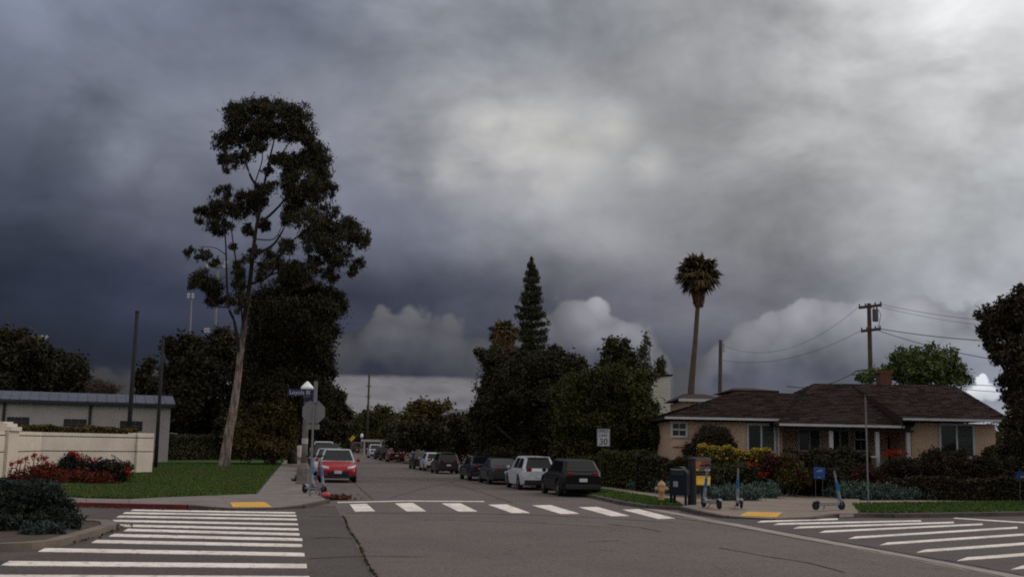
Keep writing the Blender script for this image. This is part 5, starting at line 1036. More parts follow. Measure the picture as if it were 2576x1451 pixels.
for (pts) in (((2205, 770), (2216, 790), (2212, 812), (2206, 828)), ((2190, 772), (2198, 778), (2202, 782))):
    MB().tube([PD(u, v, 74.4) - uo for u, v in pts], .02, 5).build('jumper_wire', WIRE, up)
MB().tube([PD(2155, 932, 74.8) - uo, PD(2188, 928, 75) - uo], .05, 6).build('bracket', WOODP, up)
u2, tp = pole('utility_pole', 'plain dark utility pole beside the tall palm', 1811, 1000, 1813, 854, 92, .2, WOODP, 'utility pole')
for k in range(4): MB().lathe([(.03, 0), (.06, .05), (.05, .14)], 7, 'x', (tp.x + .15, tp.y - .1, tp.z - .35 - .2 * k)).build('insulator', GALV, u2)
MB().box(tp.x - .04, tp.x + .06, tp.y - .25, tp.y - .12, tp.z - 1.3, tp.z - .2).build('riser', ROOFG, u2)
u3, tp = pole('utility_pole', 'distant thin utility pole above the far trees', 925, 1060, 929, 938, 195, .22, WOODP, 'utility pole')
MB().box(tp.x - .12, tp.x + .12, tp.y - .3, tp.y + .1, tp.z - 5.8, tp.z - 4.6).build('equipment_box', ROOFG, u3)
for k in (2.2, 4.0): MB().box(tp.x - .5, tp.x + .5, tp.y - .15, tp.y - .05, tp.z - k - .06, tp.z - k + .06).build('cross_arm', WOODP, u3)
def wire(label, a, b, sag, r=.012):
    a, b = Vector(a), Vector(b); pts = [a.lerp(b, t / 14) - Vector((0, 0, sag * 4 * (t / 14) * (1 - t / 14))) for t in range(15)]
    tag(MB().tube(pts, r, 5).build('power_line', WIRE), label, 'wire')
wire('upper power line from the cross arm to the right tree', PD(2216, 764, 74.2), PD(2640, 815, 60), .25)
wire('second power line below the upper one towards right', PD(2200, 767, 74.4), PD(2640, 830, 62), .3, .010)
wire('thick lower cable from the lower cross arm rightwards', PD(2216, 826, 74.2), PD(2640, 862, 58), .2, .024)
wire('slanting service cable falling right from the lower arm', PD(2210, 830, 74.2), PD(2640, 922, 55), .3, .020)
wire('faint power line from utility pole left to plain pole', PD(2166, 830, 74.7), PD(1818, 905, 91), .9, .012)
wire('faint upper power line between the two utility poles', PD(2160, 771, 74.7), PD(1818, 868, 91), 1.6, .010)
wire('dark service cable dipping to the house ridge', PD(2155, 932, 74.8), PD(1980, 970, 70), .45, .026)
wire('low cable crossing the bright cloud gap at right', PD(2400, 962, 75), PD(2640, 970, 70), .1, .02)
wire('lowest cable crossing the bright cloud gap at right', PD(2400, 975, 75), PD(2640, 987, 70), .1, .018)
# street lamp with white acorn lantern
def street_lamp(label, base, H, sc=1.0):
    e = empty('street_lamp', base); tag(e, label, 'street lamp')
    MB().lathe([(.34, 0), (.34, .12), (.30, .16), (.29, .7), (.22, .86), (.15, .95)], 8).build('pedestal', POSTC, e)
    MB().lathe([(.15, .93), (.135, 1.6), (.115, H - .78), (.15, H - .74), (.15, H - .68)], 12).build('shaft', POSTC, e, smooth=True)
    MB().lathe([(.12, H - .69), (.23, H - .64), (.27, H - .38), (.29, H - .28), (.26, H - .24), (.13, H - .10), (.03, H)], 12).build('lantern', LAMPG, e)
    return e
lb_ = G(762, 1217, .1); lm = street_lamp('concrete street lamp with white acorn lantern at the left corner', lb_, 4.55)
MB().lathe([(.142, 1.78), (.142, 2.02)], 12).build('notice_band', SIGNW, lm)
street_lamp('tiny distant street lamp with white lantern far up the street', Vector((PD(909, 1130, 190).x, 190, 0)), zat(910, 1089, 190))
# stop sign seen from behind with street name blades
ss = empty('stop_sign', G(*o4(1239.6, 1981), .13)); tag(ss, 'stop sign seen from behind with blue street name blades', 'sign')
MB().tube([(0, 0, 0), (0, 0, 3.95)], .035, 8).build('post', SIGNB, ss)
oc = MB(); R8 = .39 / math.cos(math.pi / 8)
ring = [(R8 * math.cos(math.pi / 8 + k * math.pi / 4), R8 * math.sin(math.pi / 8 + k * math.pi / 4)) for k in range(8)]
oc.add([(x, .05, z + 2.88) for x, z in ring] + [(x, .056, z + 2.88) for x, z in ring], [tuple(range(8)), tuple(range(15, 7, -1))] + [(k, k + 8, (k + 1) % 8 + 8, (k + 1) % 8) for k in range(8)]); oc.build('octagon_plate', SIGNB, ss)
MB().box(-.24, .22, .05, .056, 2.28, 2.46).build('lower_plate', SIGNB, ss)
for z_ in (2.7, 3.05): MB().box(-.05, .05, .036, .05, z_, z_ + .05).build('bracket', SIGNB, ss)
bd = MB().box(-.93, -.03, -.012, -.004, 3.42, 3.67).build('street_name_blade', SIGNBL, ss)
fr_ = MB()
t_ = text_mesh('Loyola Bl', .21, LETT, bd); t_.location = (-.5, -.02, 3.545); t_.rotation_euler = (math.pi / 2, 0, 0); t_.scale = (.92, 1, 1)
b2 = MB().add([(-.03, .0, 3.24), (-.38, .38, 3.24), (-.38, .39, 3.24), (-.03, .01, 3.24), (-.03, .0, 3.40), (-.38, .38, 3.40), (-.38, .39, 3.40), (-.03, .01, 3.40)], [(0, 3, 2, 1), (4, 5, 6, 7), (0, 1, 5, 4), (1, 2, 6, 5), (2, 3, 7, 6), (3, 0, 4, 7)]).build('street_name_blade', SIGNBL, ss)
MB().box(.0, .10, -.05, .04, 3.2, 3.95).build('post_collar', SIGNB, ss)
ss.rotation_euler = (0, 0, R(4))
# speed limit sign
sp_ = PD(1506, 1232, 51); sp_.z = .1; sl_ = empty('speed_limit_sign', sp_); tag(sl_, 'white speed limit 30 sign in front of the green tree', 'sign')
lean = (PD(1518, 1099, 51) - sp_); zc = lean.z; MB().tube([(0, 0, 0), (lean.x, 0, zc + .35)], .035, 8).build('post', DARKP, sl_)
fp = MB().box(lean.x - .29, lean.x + .29, -.05, -.04, zc - .39, zc + .39).build('face_plate', SIGNW, sl_)
for tx, sz, zz in (('SPEED', .17, .27), ('LIMIT', .17, .09), ('30', .38, -.19)):
    t_ = text_mesh(tx, sz, SIGNK, fp); t_.location = (lean.x, -.056, zc + zz); t_.rotation_euler = (math.pi / 2, 0, 0)
for x0_, x1_, z0_, z1_ in ((-.275, .275, .365, .375), (-.275, .275, -.375, -.365), (-.275, -.265, -.365, .365), (.265, .275, -.365, .365)): MB().box(lean.x + x0_, lean.x + x1_, -.056, -.052, zc + z0_, zc + z1_).build('border_line', SIGNK, fp)
# thin post in front of the porch
tpb = G(2185, 1268, .12); tpst = empty('sign_post', tpb); tag(tpst, 'thin grey metal sign post in front of the porch', 'sign post')
Yp = tpb.y; zt = zat(2179, 1000, Yp); MB().tube([(0, 0, 0), (-.02, 0, zt - .1)], .032, 8).build('post', SIGNB, tpst)
MB().add([(-.1, -.22, zt - .6), (.02, .22, zt - .6), (.028, .22, zt - .6), (-.092, -.22, zt - .6), (-.1, -.22, zt), (.02, .22, zt), (.028, .22, zt), (-.092, -.22, zt)], [(0, 3, 2, 1), (4, 5, 6, 7), (0, 1, 5, 4), (1, 2, 6, 5), (2, 3, 7, 6), (3, 0, 4, 7)]).build('sign_plate', SIGNB, tpst)
MB().lathe([(.07, 0), (.07, .12), (.04, .14)], 8).build('sleeve', SIGNB, tpst)
# diamond sign far up the street
yb = PD(883, 1130, 170); yb.z = 0; ys = empty('warning_sign', yb); tag(ys, 'tiny yellow diamond warning sign far up the street', 'sign'); zc = zat(883, 1099, 170)
MB().tube([(0, 0, 0), (0, 0, zc)], .04, 6).build('post', GALV, ys)
MB().add([(0, -.06, zc - .62), (.62, -.06, zc), (0, -.06, zc + .62), (-.62, -.06, zc), (0, -.05, zc - .62), (.62, -.05, zc), (0, -.05, zc + .62), (-.62, -.05, zc)], [(0, 1, 2, 3), (7, 6, 5, 4), (0, 4, 5, 1), (1, 5, 6, 2), (2, 6, 7, 3), (3, 7, 4, 0)]).build('diamond_plate', SIGNY, ys)
# yard signs
def yard_sign(label, u0, u1, v0, v1, Y, skew, bars):
    b = PD((u0 + u1) / 2, v1, Y); e = empty('yard_sign', (b.x, Y, .1)); tag(e, label, 'sign'); w_ = (u1 - u0) * Y / F / 2; z0, z1 = zat(u0, v1, Y) - .1, zat(u0, v0, Y) - .1
    pl_ = MB().add([(-w_, -.01, z0), (w_, .15, z0 - .02), (w_, .16, z0 - .02), (-w_, 0, z0), (-w_ + .02, -.01, z1), (w_ + .03, .15, z1 - .03), (w_ + .03, .16, z1 - .03), (-w_ + .02, 0, z1)], [(0, 3, 2, 1), (4, 5, 6, 7), (0, 1, 5, 4), (1, 2, 6, 5), (2, 3, 7, 6), (3, 0, 4, 7)]).build('panel', YARDB, e)
    for x_ in (-w_ * .6, w_ * .6): MB().tube([(x_, .1, -.05), (x_, .1, z0 + .15)], .008, 5).build('wire_leg', GALV, e)
    for (f0, f1, zz, hh) in bars: MB().add([(w_ * f0, -.03 + (f0 + 1) * .08, z0 + (z1 - z0) * zz), (w_ * f1, -.03 + (f1 + 1) * .08, z0 + (z1 - z0) * zz), (w_ * f1, -.03 + (f1 + 1) * .08, z0 + (z1 - z0) * (zz + hh)), (w_ * f0, -.03 + (f0 + 1) * .08, z0 + (z1 - z0) * (zz + hh))], [(0, 1, 2, 3)]).build('print_line', LETT, pl_)
yard_sign('square blue yard sign in front of the dark shrub', 2047, 2077, 1172, 1202, 46.4, 0, ((-.1, .6, .68, .05), (-.5, .45, .58, .05), (-.3, .3, .1, .03)))
yb_ = PD(2566, 1205, 43.6); e = empty('yard_sign', (yb_.x, 43.6, .1)); tag(e, 'tilted blue yard sign at the right picture edge', 'sign'); z_ = yb_.z - .1
pl_ = MB().add([(-.22, 0, z_ + .02), (.34, .05, z_ + .06), (.12, .04, z_ + .34), (-.04, .02, z_ + .34), (-.22, .012, z_ + .02), (.34, .062, z_ + .06), (.12, .052, z_ + .34), (-.04, .032, z_ + .34)], [(0, 1, 2, 3), (7, 6, 5, 4), (0, 4, 5, 1), (1, 5, 6, 2), (2, 6, 7, 3), (3, 7, 4, 0)]).build('panel', YARDB, e)
MB().tube([(.0, .06, -.05), (.02, .06, z_ + .1)], .01, 5).build('wire_leg', GALV, e); MB().quad((.0, -.0, z_ + .08), (.2, .012, z_ + .09), (.14, .008, z_ + .15), (.04, .0, z_ + .15)).build('print_line', LETT, pl_)

# ------------------------------------------------------------------ corner street furniture
mbx = empty('mailbox', G(1711, 1268, .13), R(-24)); tag(mbx, 'dark blue street mailbox on four legs at the corner', 'mailbox')
prof = [(-.29, .32), (.29, .32), (.29, 1.0)] + [(.29 * math.cos(t), 1.0 + .27 * math.sin(t)) for t in [k * math.pi / 10 for k in range(1, 10)]] + [(-.29, 1.0)]
n = len(prof); bm_ = MB(); bm_.add([(x, -.27, z) for x, z in prof] + [(x, .27, z) for x, z in prof], [tuple(range(n)), tuple(range(2 * n - 1, n - 1, -1))] + [(k, k + n, (k + 1) % n + n, (k + 1) % n) for k in range(n)])
bm_.build('body', MBLUE, mbx, bevel=.012)
for x_ in (-.25, .25):
    for y_ in (-.22, .22): MB().box(x_ - .035, x_ + .035, y_ - .035, y_ + .035, 0, .33).build('leg', MBLUE, mbx)
dr = MB().box(-.22, .22, -.30, -.272, .98, 1.16).build('pull_door', BLKP, mbx); MB().tube([(-.12, -.32, 1.15), (.12, -.32, 1.15)], .012, 6).build('handle', GALV, dr)
MB().box(-.24, .24, -.31, -.26, 1.165, 1.19).build('hood_lip', SCG, mbx); MB().box(-.16, .0, -.279, -.271, .60, .78).build('notice_label', SCG, mbx)
hy = empty('fire_hydrant', G(1664, 1259, .13)); tag(hy, 'tan fire hydrant on the grass strip', 'fire hydrant')
MB().lathe([(.16, 0), (.16, .04), (.105, .05), (.10, .30), (.12, .31), (.12, .36)], 12).build('barrel', HYD, hy, smooth=False)
MB().lathe([(.13, .36), (.145, .42), (.135, .52), (.15, .535), (.15, .57), (.12, .64), (.06, .69), (.03, .70), (.03, .75)], 12).build('bonnet', HYD, hy)
for sx in (-1, 1): MB().lathe([(.055, .1 * sx), (.06, .15 * sx), (.075, .15 * sx), (.075, .21 * sx), (.03, .22 * sx), (.03, .25 * sx)], 8, 'x', (0, 0, .43)).build('side_outlet', HYD, hy)
MB().lathe([(.07, -.1), (.085, -.15), (.09, -.2), (.035, -.21), (.035, -.24)], 8, 'y', (0, 0, .38)).build('front_outlet', HYD, hy)
# newspaper rack
nr = empty('newspaper_rack', G(1766, 1262, .13), R(-12)); tag(nr, 'newspaper rack with yellow hood and poster panel by the scooters', 'newspaper rack')
MB().box(-.03, .03, -.03, .03, 0, .35).build('pedestal', BLKP, nr)
nb_ = MB(); nb_.add([(-.28, -.26, .36), (.28, -.26, .36), (.28, .24, .36), (-.28, .24, .36), (-.28, -.26, .62), (.28, -.26, .62), (.28, .24, .86), (-.28, .24, .86)], [(0, 3, 2, 1), (4, 5, 6, 7), (0, 1, 5, 4), (1, 2, 6, 5), (2, 3, 7, 6), (3, 0, 4, 7)]); nb_.build('body', BLKP, nr)
MB().add([(-.29, -.29, .60), (.29, -.29, .60), (.29, .25, .88), (-.29, .25, .88), (-.29, -.29, .64), (.29, -.29, .64), (.29, .25, .92), (-.29, .25, .92)], [(0, 3, 2, 1), (4, 5, 6, 7), (0, 1, 5, 4), (1, 2, 6, 5), (2, 3, 7, 6), (3, 0, 4, 7)]).build('yellow_hood', RACKY, nr)
MB().add([(-.30, -.27, .36), (-.285, -.27, .36), (-.285, .24, .36), (-.30, .24, .36), (-.30, -.27, .62), (-.285, -.27, .62), (-.285, .24, .88), (-.30, .24, .88)], [(0, 3, 2, 1), (4, 5, 6, 7), (0, 1, 5, 4), (1, 2, 6, 5), (2, 3, 7, 6), (3, 0, 4, 7)]).build('yellow_side', RACKY, nr)
for x_ in (-.24, .24): MB().box(x_ - .02, x_ + .02, .2, .24, .86, 1.55).build('upright', PGREY, nr)
pn = MB().box(-.30, .30, .17, .198, 1.08, 1.58).build('poster_panel', PGREY, nr)
MB().box(-.28, -.02, .16, .168, 1.22, 1.42).build('poster', PORNG, pn); MB().box(.0, .28, .16, .168, 1.2, 1.46).build('poster', PRED, pn); MB().box(-.26, -.1, .16, .168, 1.1, 1.18).build('poster', RACKY, pn)
MB().box(.10, .28, .16, .168, 1.1, 1.16).build('poster', PLATE, pn)
for z_ in (.92, 1.0): MB().box(-.24, .24, .19, .21, z_, z_ + .02).build('crossbar', PGREY, nr)
# utility cabinet far on the left pavement
ucb = G(747, 1149, .13); uc = empty('utility_cabinet', ucb); tag(uc, 'beige utility cabinet far along the left pavement', 'cabinet')
MB().box(-.45, .45, -.3, .3, 0, 1.35).build('body', STUCCO_W, uc, bevel=.03); MB().box(-.4, .4, -.315, -.302, .1, 1.2).build('door', STUCCO_W, uc); MB().box(-.5, .5, -.35, .35, -.05, .04).build('plinth', CONC, uc)

# ------------------------------------------------------------------ rental scooters
def scooter(label, rear, front, lean=.0, group='rental scooters', sc=1.0):
    d = (front - rear); d.z = 0; mid = (front + rear) / 2; e = empty('kick_scooter', (mid.x, mid.y, .13), math.atan2(d.y, d.x), sc); tag(e, label, 'scooter', group); wb_ = .48; wr = .125
    for x_ in (-wb_, wb_):
        ty = MB().lathe([(.06, -.02), (wr - .02, -.032), (wr, -.02), (wr, .02), (wr - .02, .032), (.06, .02)], 16, 'y', (x_, 0, wr)).build('wheel', RUBBER, e); MB().lathe([(.02, -.026), (.058, -.024), (.058, .024), (.02, .026)], 10, 'y', (x_, 0, wr)).build('hub', BLKP, ty)
    MB().add([(-.40, -.085, .13), (.34, -.085, .13), (.34, .085, .13), (-.40, .085, .13), (-.40, -.085, .185), (.34, -.085, .185), (.34, .085, .185), (-.40, .085, .185)], [(0, 3, 2, 1), (4, 5, 6, 7), (0, 1, 5, 4), (1, 2, 6, 5), (2, 3, 7, 6), (3, 0, 4, 7)]).build('deck', SCG, e, bevel=.02)
    MB().box(-.36, .3, -.07, .07, .187, .193).build('grip_mat', BLKP, e)
    MB().tube([(.30, 0, .16), (.38, 0, .22), (.41, 0, .32)], [.04, .045, .045], 8).build('neck', SCG, e)
    MB().tube([(.48, .0, .13), (.45, 0, .27), (.41, 0, .34)], [.03, .035, .04], 8).build('fork', SCG, e)
    top = Vector((.22, 0, 1.16)); b0 = Vector((.42, 0, .30)); P = lambda t: tuple(b0.lerp(top, t))
    MB().tube([P(0), P(.28)], [.05, .045], 10).build('lower_stem', SCG, e); MB().tube([P(.28), P(.60)], [.046, .043], 10).build('blue_sleeve', SCB, e); MB().tube([P(.60), P(1.0)], [.03, .028], 10).build('upper_stem', SCG, e)
    hb_ = MB().tube([(top.x, -.24, top.z), (top.x + .02, -.1, top.z + .02), (top.x + .02, .1, top.z + .02), (top.x, .24, top.z)], .018, 8).build('handlebar', BLKP, e)
    for s_ in (-1, 1): MB().tube([(top.x, .15 * s_, top.z + .01), (top.x - .01, .25 * s_, top.z)], .024, 8).build('grip', RUBBER, hb_)
    MB().box(top.x - .04, top.x + .05, -.05, .05, top.z - .02, top.z + .05).build('display', BLKP, e)
    fe = [(-.48 + .15 * math.cos(t), .125 + .15 * math.sin(t)) for t in [R(20 + k * 20) for k in range(7)]]
    m_ = MB(); 
    for k in range(6): m_.add([(fe[k][0], -.045, fe[k][1]), (fe[k + 1][0], -.045, fe[k + 1][1]), (fe[k + 1][0], .045, fe[k + 1][1]), (fe[k][0], .045, fe[k][1])], [(0, 1, 2, 3)])
    o_ = m_.build('rear_fender', SCG, e); sd = o_.modifiers.new('th', 'SOLIDIFY'); sd.thickness = .012
    fe = [(.48 + .15 * math.cos(t), .125 + .15 * math.sin(t)) for t in [R(60 + k * 20) for k in range(6)]]; m_ = MB()
    for k in range(5): m_.add([(fe[k][0], -.04, fe[k][1]), (fe[k + 1][0], -.04, fe[k + 1][1]), (fe[k + 1][0], .04, fe[k + 1][1]), (fe[k][0], .04, fe[k][1])], [(0, 1, 2, 3)])
    o_ = m_.build('front_fender', SCG, e); sd = o_.modifiers.new('th', 'SOLIDIFY'); sd.thickness = .012
    MB().tube([(-.1, .06, .14), (-.06, .16, .0)], .012, 6).build('kickstand', BLKP, e); e.rotation_euler.x = lean; return e
def g4(x, y): return G(*o4(x, y), .13)
scooter('blue and grey scooter parked sideways right of the corner walkway', g4(3256, 2037), g4(3374, 2036), sc=1.1)
scooter('blue and grey scooter beside the newspaper rack', g4(2884, 2035), g4(2808, 2025), sc=1.15)
scooter('blue and grey scooter standing nearly end on behind the yellow pad', g4(2974, 2034), g4(2942, 2020), sc=1.12)
scooter('blue and grey scooter in front of the red car by the lamp', g4(1228, 1969), g4(1286, 1973), sc=1.15)
scooter('scooter half hidden at the stop sign post', g4(1262, 1950), g4(1236, 1966), sc=1.12)

# ------------------------------------------------------------------ parked cars
SPEC = {'suv': dict(L=4.6, W=1.84, H=1.68, belt=1.04, hood=1.0, wsb=.95, rf=.2, rr=-1.85, rb=-2.16, deck=1.04, wb=2.66, wr=.36, tz=(.92, 1.12)),
        'sedan': dict(L=4.7, W=1.80, H=1.45, belt=.94, hood=.92, wsb=1.0, rf=.3, rr=-1.0, rb=-1.72, deck=.99, wb=2.7, wr=.33, tz=(.80, .95)),
        'hatch': dict(L=4.25, W=1.78, H=1.54, belt=.98, hood=.96, wsb=1.0, rf=.3, rr=-1.5, rb=-1.98, deck=.98, wb=2.6, wr=.33, tz=(.86, 1.0)),
        'pickup': dict(L=5.6, W=1.95, H=1.86, belt=1.15, hood=1.12, wsb=1.15, rf=.6, rr=-.75, rb=-.95, deck=1.15, wb=3.5, wr=.39, tz=(.85, 1.1)),
        'van': dict(L=5.0, W=1.95, H=2.0, belt=1.1, hood=1.05, wsb=1.6, rf=.9, rr=-2.3, rb=-2.44, deck=1.1, wb=3.0, wr=.36, tz=(.9, 1.25))}
def car(label, loc, rz, kind, paint, sc=1.0, roof=None, dark=False, group='parked cars', name='parked_car', cat='car'):
    S = SPEC[kind]; L, W, H = S['L'], S['W'], S['H']; e = empty(name, loc, rz, sc); tag(e, label, cat, group)
    xw = (S['wb'] / 2 + .05, -S['wb'] / 2 + .02); wr = S['wr']; xs = sorted(set([round(-L / 2 + L * k / 46, 3) for k in range(47)] + [round(x + s * (wr + .06), 3) for x in xw for s in (-1, 1)]))
    def ztop(x):
        pts = [(-L / 2, S['deck'] - .10), (-L / 2 + .08, S['deck'] - .01), (S['rb'], S['deck']), (S['rb'] + .3, S['belt']), (S['wsb'], S['hood']), (L / 2 - .45, S['hood'] - .13), (L / 2 - .12, S['hood'] - .24), (L / 2, S['hood'] - .40)]
        for (a, za), (b, zb) in zip(pts[:-1], pts[1:]):
            if x <= b: t = (x - a) / (b - a) if b > a else 0; return za + (zb - za) * t
        return pts[-1][1]
    V, Fc = [], []
    for x in xs:
        k = max(0, (abs(x) - (L / 2 - .75)) / .75); w = W / 2 * (1 - .16 * k ** 2.4); zt = ztop(x); zb = .24 + (.10 * k ** 3)
        for c in xw:
            dx = abs(x - c)
            if dx < wr + .061: zb = max(zb, wr + math.sqrt(max(0, (wr + .06) ** 2 - dx * dx)))
        sh = min(zt - .08, .30 + (zt - .30) * .62); sh = max(sh, zb + .03)
        ring = [(0, zb), (w * .80, zb), (w * .97, zb + .02), (w, max(zb + .03, sh - .2)), (w * 1.0, sh), (w * .965, max(sh + .02, zt - .06)), (w * .90, zt - .01), (w * .6, zt + .012), (0, zt + .02)]
        V += [(x, y, z) for y, z in ring] + [(x, -y, z) for y, z in ring[-2:0:-1]]
    m_ = 16
    for i in range(len(xs) - 1):
        for j in range(m_): Fc.append((i * m_ + j, (i + 1) * m_ + j, (i + 1) * m_ + (j + 1) % m_, i * m_ + (j + 1) % m_))
    Fc.append(tuple(range(m_))[::-1]); n_ = (len(xs) - 1) * m_; Fc.append(tuple(n_ + j for j in range(m_)))
    bm_ = MB(); bm_.v = V; bm_.f = Fc; bd = bm_.build('body', paint, e, smooth=True)
    me = bd.data; me.set_sharp_from_angle(angle=R(40)) if hasattr(me, 'set_sharp_from_angle') else None
    # greenhouse
    wb_, wt = W / 2 * .93, W / 2 * (.70 if kind != 'van' else .82); zb = S['belt'] - .02; c8 = [(S['rb'], -wb_, S['deck'] - .02), (S['wsb'], -wb_, S['hood'] - .02), (S['wsb'], wb_, S['hood'] - .02), (S['rb'], wb_, S['deck'] - .02), (S['rr'], -wt, H - .04), (S['rf'], -wt, H), (S['rf'], wt, H), (S['rr'], wt, H - .04)]
    c8 = [Vector(c) for c in c8]
    MB().add(c8, [(4, 5, 6, 7), (0, 1, 5, 4), (1, 2, 6, 5), (2, 3, 7, 6), (3, 0, 4, 7)]).build('cabin', roof or paint, e, bevel=.10)
    def pane(a, b, c, d, s0, s1, t0, t1, nm, par=e, mm=CGLASS):
        q = [a, b, c, d]; B_ = lambda s, t: (q[0].lerp(q[1], s)).lerp(q[3].lerp(q[2], s), t); nrm = (b - a).cross(d - a).normalized() * .012
        s0b, s1b = s0, s1
        return MB().slab(B_(s0, t0) + nrm, B_(s1, t0) + nrm, B_(s1 - .02, t1) + nrm, B_(s0 + .02, t1) + nrm, .008).build(nm, mm, par)
    pane(c8[1], c8[2], c8[6], c8[5], .05, .95, .10, .90, 'windscreen')
    pane(c8[3], c8[0], c8[4], c8[7], .08, .92, .14 if kind != 'suv' else .12, .88, 'rear_window')
    f0 = .10 if kind != 'suv' else .07
    for (a, b, c, d) in ((c8[0], c8[1], c8[5], c8[4]), (c8[2], c8[3], c8[7], c8[6])):
        lo_, hi_ = (f0, .80) if a is c8[0] else (.20, 1 - f0)
        mid = (lo_ + hi_) / 2; pane(a, b, c, d, lo_, mid - .02, .12, .86, 'side_window'); pane(a, b, c, d, mid + .02, hi_, .12, .86, 'side_window')
    for sx in (-1, 1):
        MB().add([(L / 2 - .30, sx * W * .47, .74), (L / 2 - .06, sx * W * .36, .66), (L / 2 - .04, sx * W * .24, .64), (L / 2 - .06, sx * W * .24, .74), (L / 2 - .16, sx * W * .37, .78), (L / 2 - .32, sx * W * .465, .82)], [(0, 1, 2, 3, 4, 5), (5, 4, 3, 2, 1, 0)]).build('headlight', HEAD, e)
        z0, z1 = S['tz']; MB().box(-L / 2 - .012, -L / 2 + .16, sx * W * .30 - .13 * (1 if sx > 0 else 1), sx * W * .30 + .13, z0, z1).build('tail_light', TAIL, e, bevel=.02)
        MB().lathe([(.03, 0), (.09, .03), (.09, .1), (.03, .14)], 8, 'x', (S['wsb'] - .32, sx * (W / 2 + .08), S['belt'] + .05)).build('wing_mirror', paint, e)
        for x in xw:
            y0 = sx * (W / 2 - .21); y1 = sx * (W / 2 - .01); ty = MB().lathe([(wr * .6, y0), (wr * .95, y0), (wr, y0 + .03 * sx), (wr, y1 - .03 * sx), (wr * .95, y1), (wr * .62, y1)], 20, 'y', (x, 0, wr)).build('wheel', RUBBER, e)
            rm = MB().lathe([(wr * .12, y1 + .008 * sx), (wr * .6, y1 - .005 * sx), (wr * .62, y1 - .03 * sx)], 16, 'y', (x, 0, wr)).build('rim', RIM, ty)
            for k in range(5):
                a = k * 2 * math.pi / 5
                MB().add([(x + math.cos(a + .25) * wr * .2, y1 + .012 * sx, wr + math.sin(a + .25) * wr * .2), (x + math.cos(a + .45) * wr * .56, y1 + .006 * sx, wr + math.sin(a + .45) * wr * .56), (x + math.cos(a + .8) * wr * .56, y1 + .006 * sx, wr + math.sin(a + .8) * wr * .56)], [(0, 1, 2), (2, 1, 0)]).build('spoke_gap', BLKP, ty)
    MB().box(L / 2 - .09, L / 2 + .015, -W * .28, W * .28, .34, .52).build('grille', BLKP, e, bevel=.02); MB().box(L / 2 - .1, L / 2 + .02, -W * .40, W * .40, .22, .33).build('front_bumper', BLKP, e, bevel=.03)
    MB().box(-L / 2 - .03, -L / 2 + .12, -W * .42, W * .42, .30, .52).build('rear_bumper', BLKP if dark or kind == 'suv' else paint, e, bevel=.04)
    MB().box(L / 2 + .012, L / 2 + .028, -.17, .17, .42, .56).build('number_plate', PLATE, e); MB().box(-L / 2 - .035, -L / 2 - .022, -.17, .17, .62, .76).build('number_plate', PLATE, e)
    if kind == 'suv': MB().box(S['rr'] - .16, S['rr'] + .1, -wt * .9, wt * .9, H - .05, H - .01).build('spoiler', paint, e, bevel=.015)
    return e
P_BLK = mat('paint_black', (.005, .005, .006), .35, coat=.08, spec=.15); P_WHT = mat('paint_white', (.50, .51, .55), .3, coat=.2); P_GRY = mat('paint_grey', (.032, .031, .033), .35, coat=.15, spec=.25); P_BLU = mat('paint_dark_blue', (.010, .011, .022), .35, coat=.1, spec=.2)
P_RED = mat('paint_red', (.33, .005, .011), .3, coat=.1, spec=.25); P_RED2 = mat('paint_dark_red', (.15, .013, .012), .25, coat=.4); P_SIL = mat('paint_silver', (.42, .43, .45), .3, coat=.3, metal=.2); P_MAR = mat('paint_maroon', (.085, .018, .02), .3, coat=.4); P_DRK = mat('paint_charcoal', (.012, .0125, .015), .35, coat=.1, spec=.2)
def parkR(label, s, tl, kind, paint, sc, dr=0.0, group='cars parked along the right kerb'):
    S = SPEC[kind]; c = AT(s + S['L'] * sc / 2, tl + S['W'] * sc / 2, .006); return car(label, c, A_ROT + dr, kind, paint, sc, group=group, dark=True)
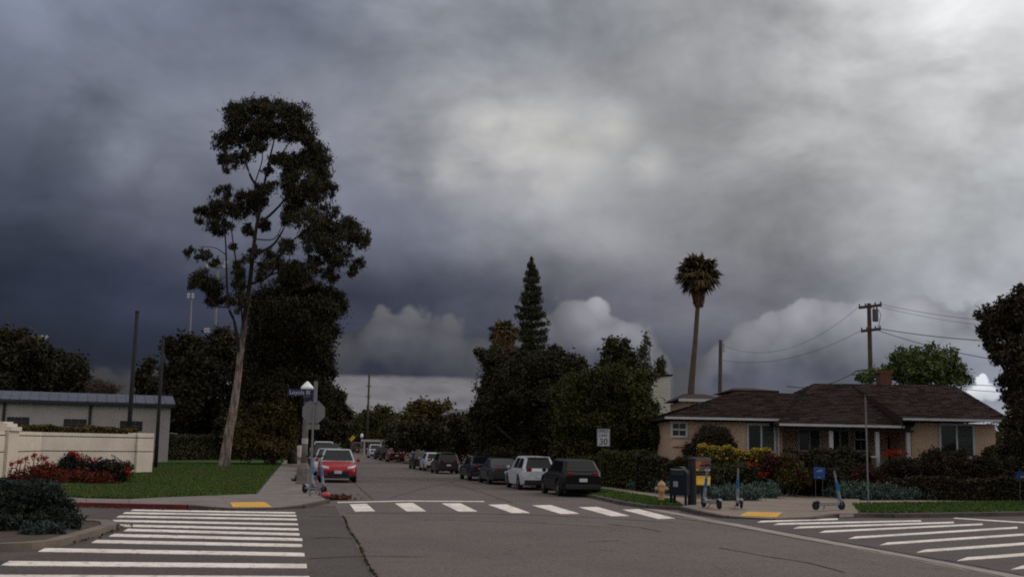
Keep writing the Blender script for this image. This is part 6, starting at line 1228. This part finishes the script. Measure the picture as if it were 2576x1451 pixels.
TILT = .02
parkR('black hatchback nearest the corner on the right kerb', 43.6, 10.2, 'hatch', P_BLK, .97, TILT)
parkR('white sport utility car behind the black one', 49.6, 9.75, 'suv', P_WHT, .90, TILT)
parkR('dark grey sedan parked in front of the white car', 55.8, 9.42, 'sedan', P_GRY, .92, TILT)
parkR('dark blue sedan parked under the huge dark tree', 61.2, 9.18, 'sedan', P_BLU, .94, TILT)
parkR('grey sport utility car seen from behind at mid street', 75.0, 9.0, 'suv', P_GRY, .84, TILT)
parkR('white hatchback partly hidden by the grey one', 81.4, 8.85, 'hatch', P_WHT, .88, TILT)
parkR('dark car in front of the white hatchback at mid street', 87.0, 8.65, 'sedan', P_DRK, .9, TILT)
parkR('red sedan parked far up the right kerb', 117, 8.95, 'sedan', P_RED2, 1.0)
parkR('charcoal car in front of the far red sedan', 126, 8.85, 'suv', P_DRK, .95)
parkR('dark blue car parked far up the right kerb', 135, 8.85, 'hatch', P_BLU, 1.0)
parkR('white pickup truck parked farthest on the right kerb', 146, 8.7, 'pickup', P_WHT, .95)
parkR('maroon truck near the end of the street', 196, 8.6, 'van', P_MAR, 1.0)
def parkL(label, s, tl, kind, paint, sc, roof=None):
    S = SPEC[kind]; c = AT(s + S['L'] * sc / 2, tl + S['W'] * sc / 2, .006); return car(label, c, A_ROT + math.pi, kind, paint, sc, roof=roof, group='cars parked along the left kerb')
rc = parkL('red hatchback with sky reflection painted as a pale roof facing us at left kerb', 56.0, .92, 'hatch', P_RED, 1.06, P_SIL)  # silver roof colour stands in for the sky reflected along its roofline
MB().box(-1.2, .2, -.5, .5, .88, .99).build('dashboard', BLKP, rc)
parkL('silver hatchback parked behind the red car', 63.0, .72, 'hatch', P_SIL, 1.05)
parkL('charcoal van parked behind the silver hatchback', 70.5, .60, 'suv', P_DRK, 1.12)
parkL('dark car half hidden by the lamp post', 80.0, .55, 'sedan', P_GRY, 1.1)
parkL('bright white van parked far along the left kerb', 98.0, 1.0, 'van', P_WHT, 1.0)
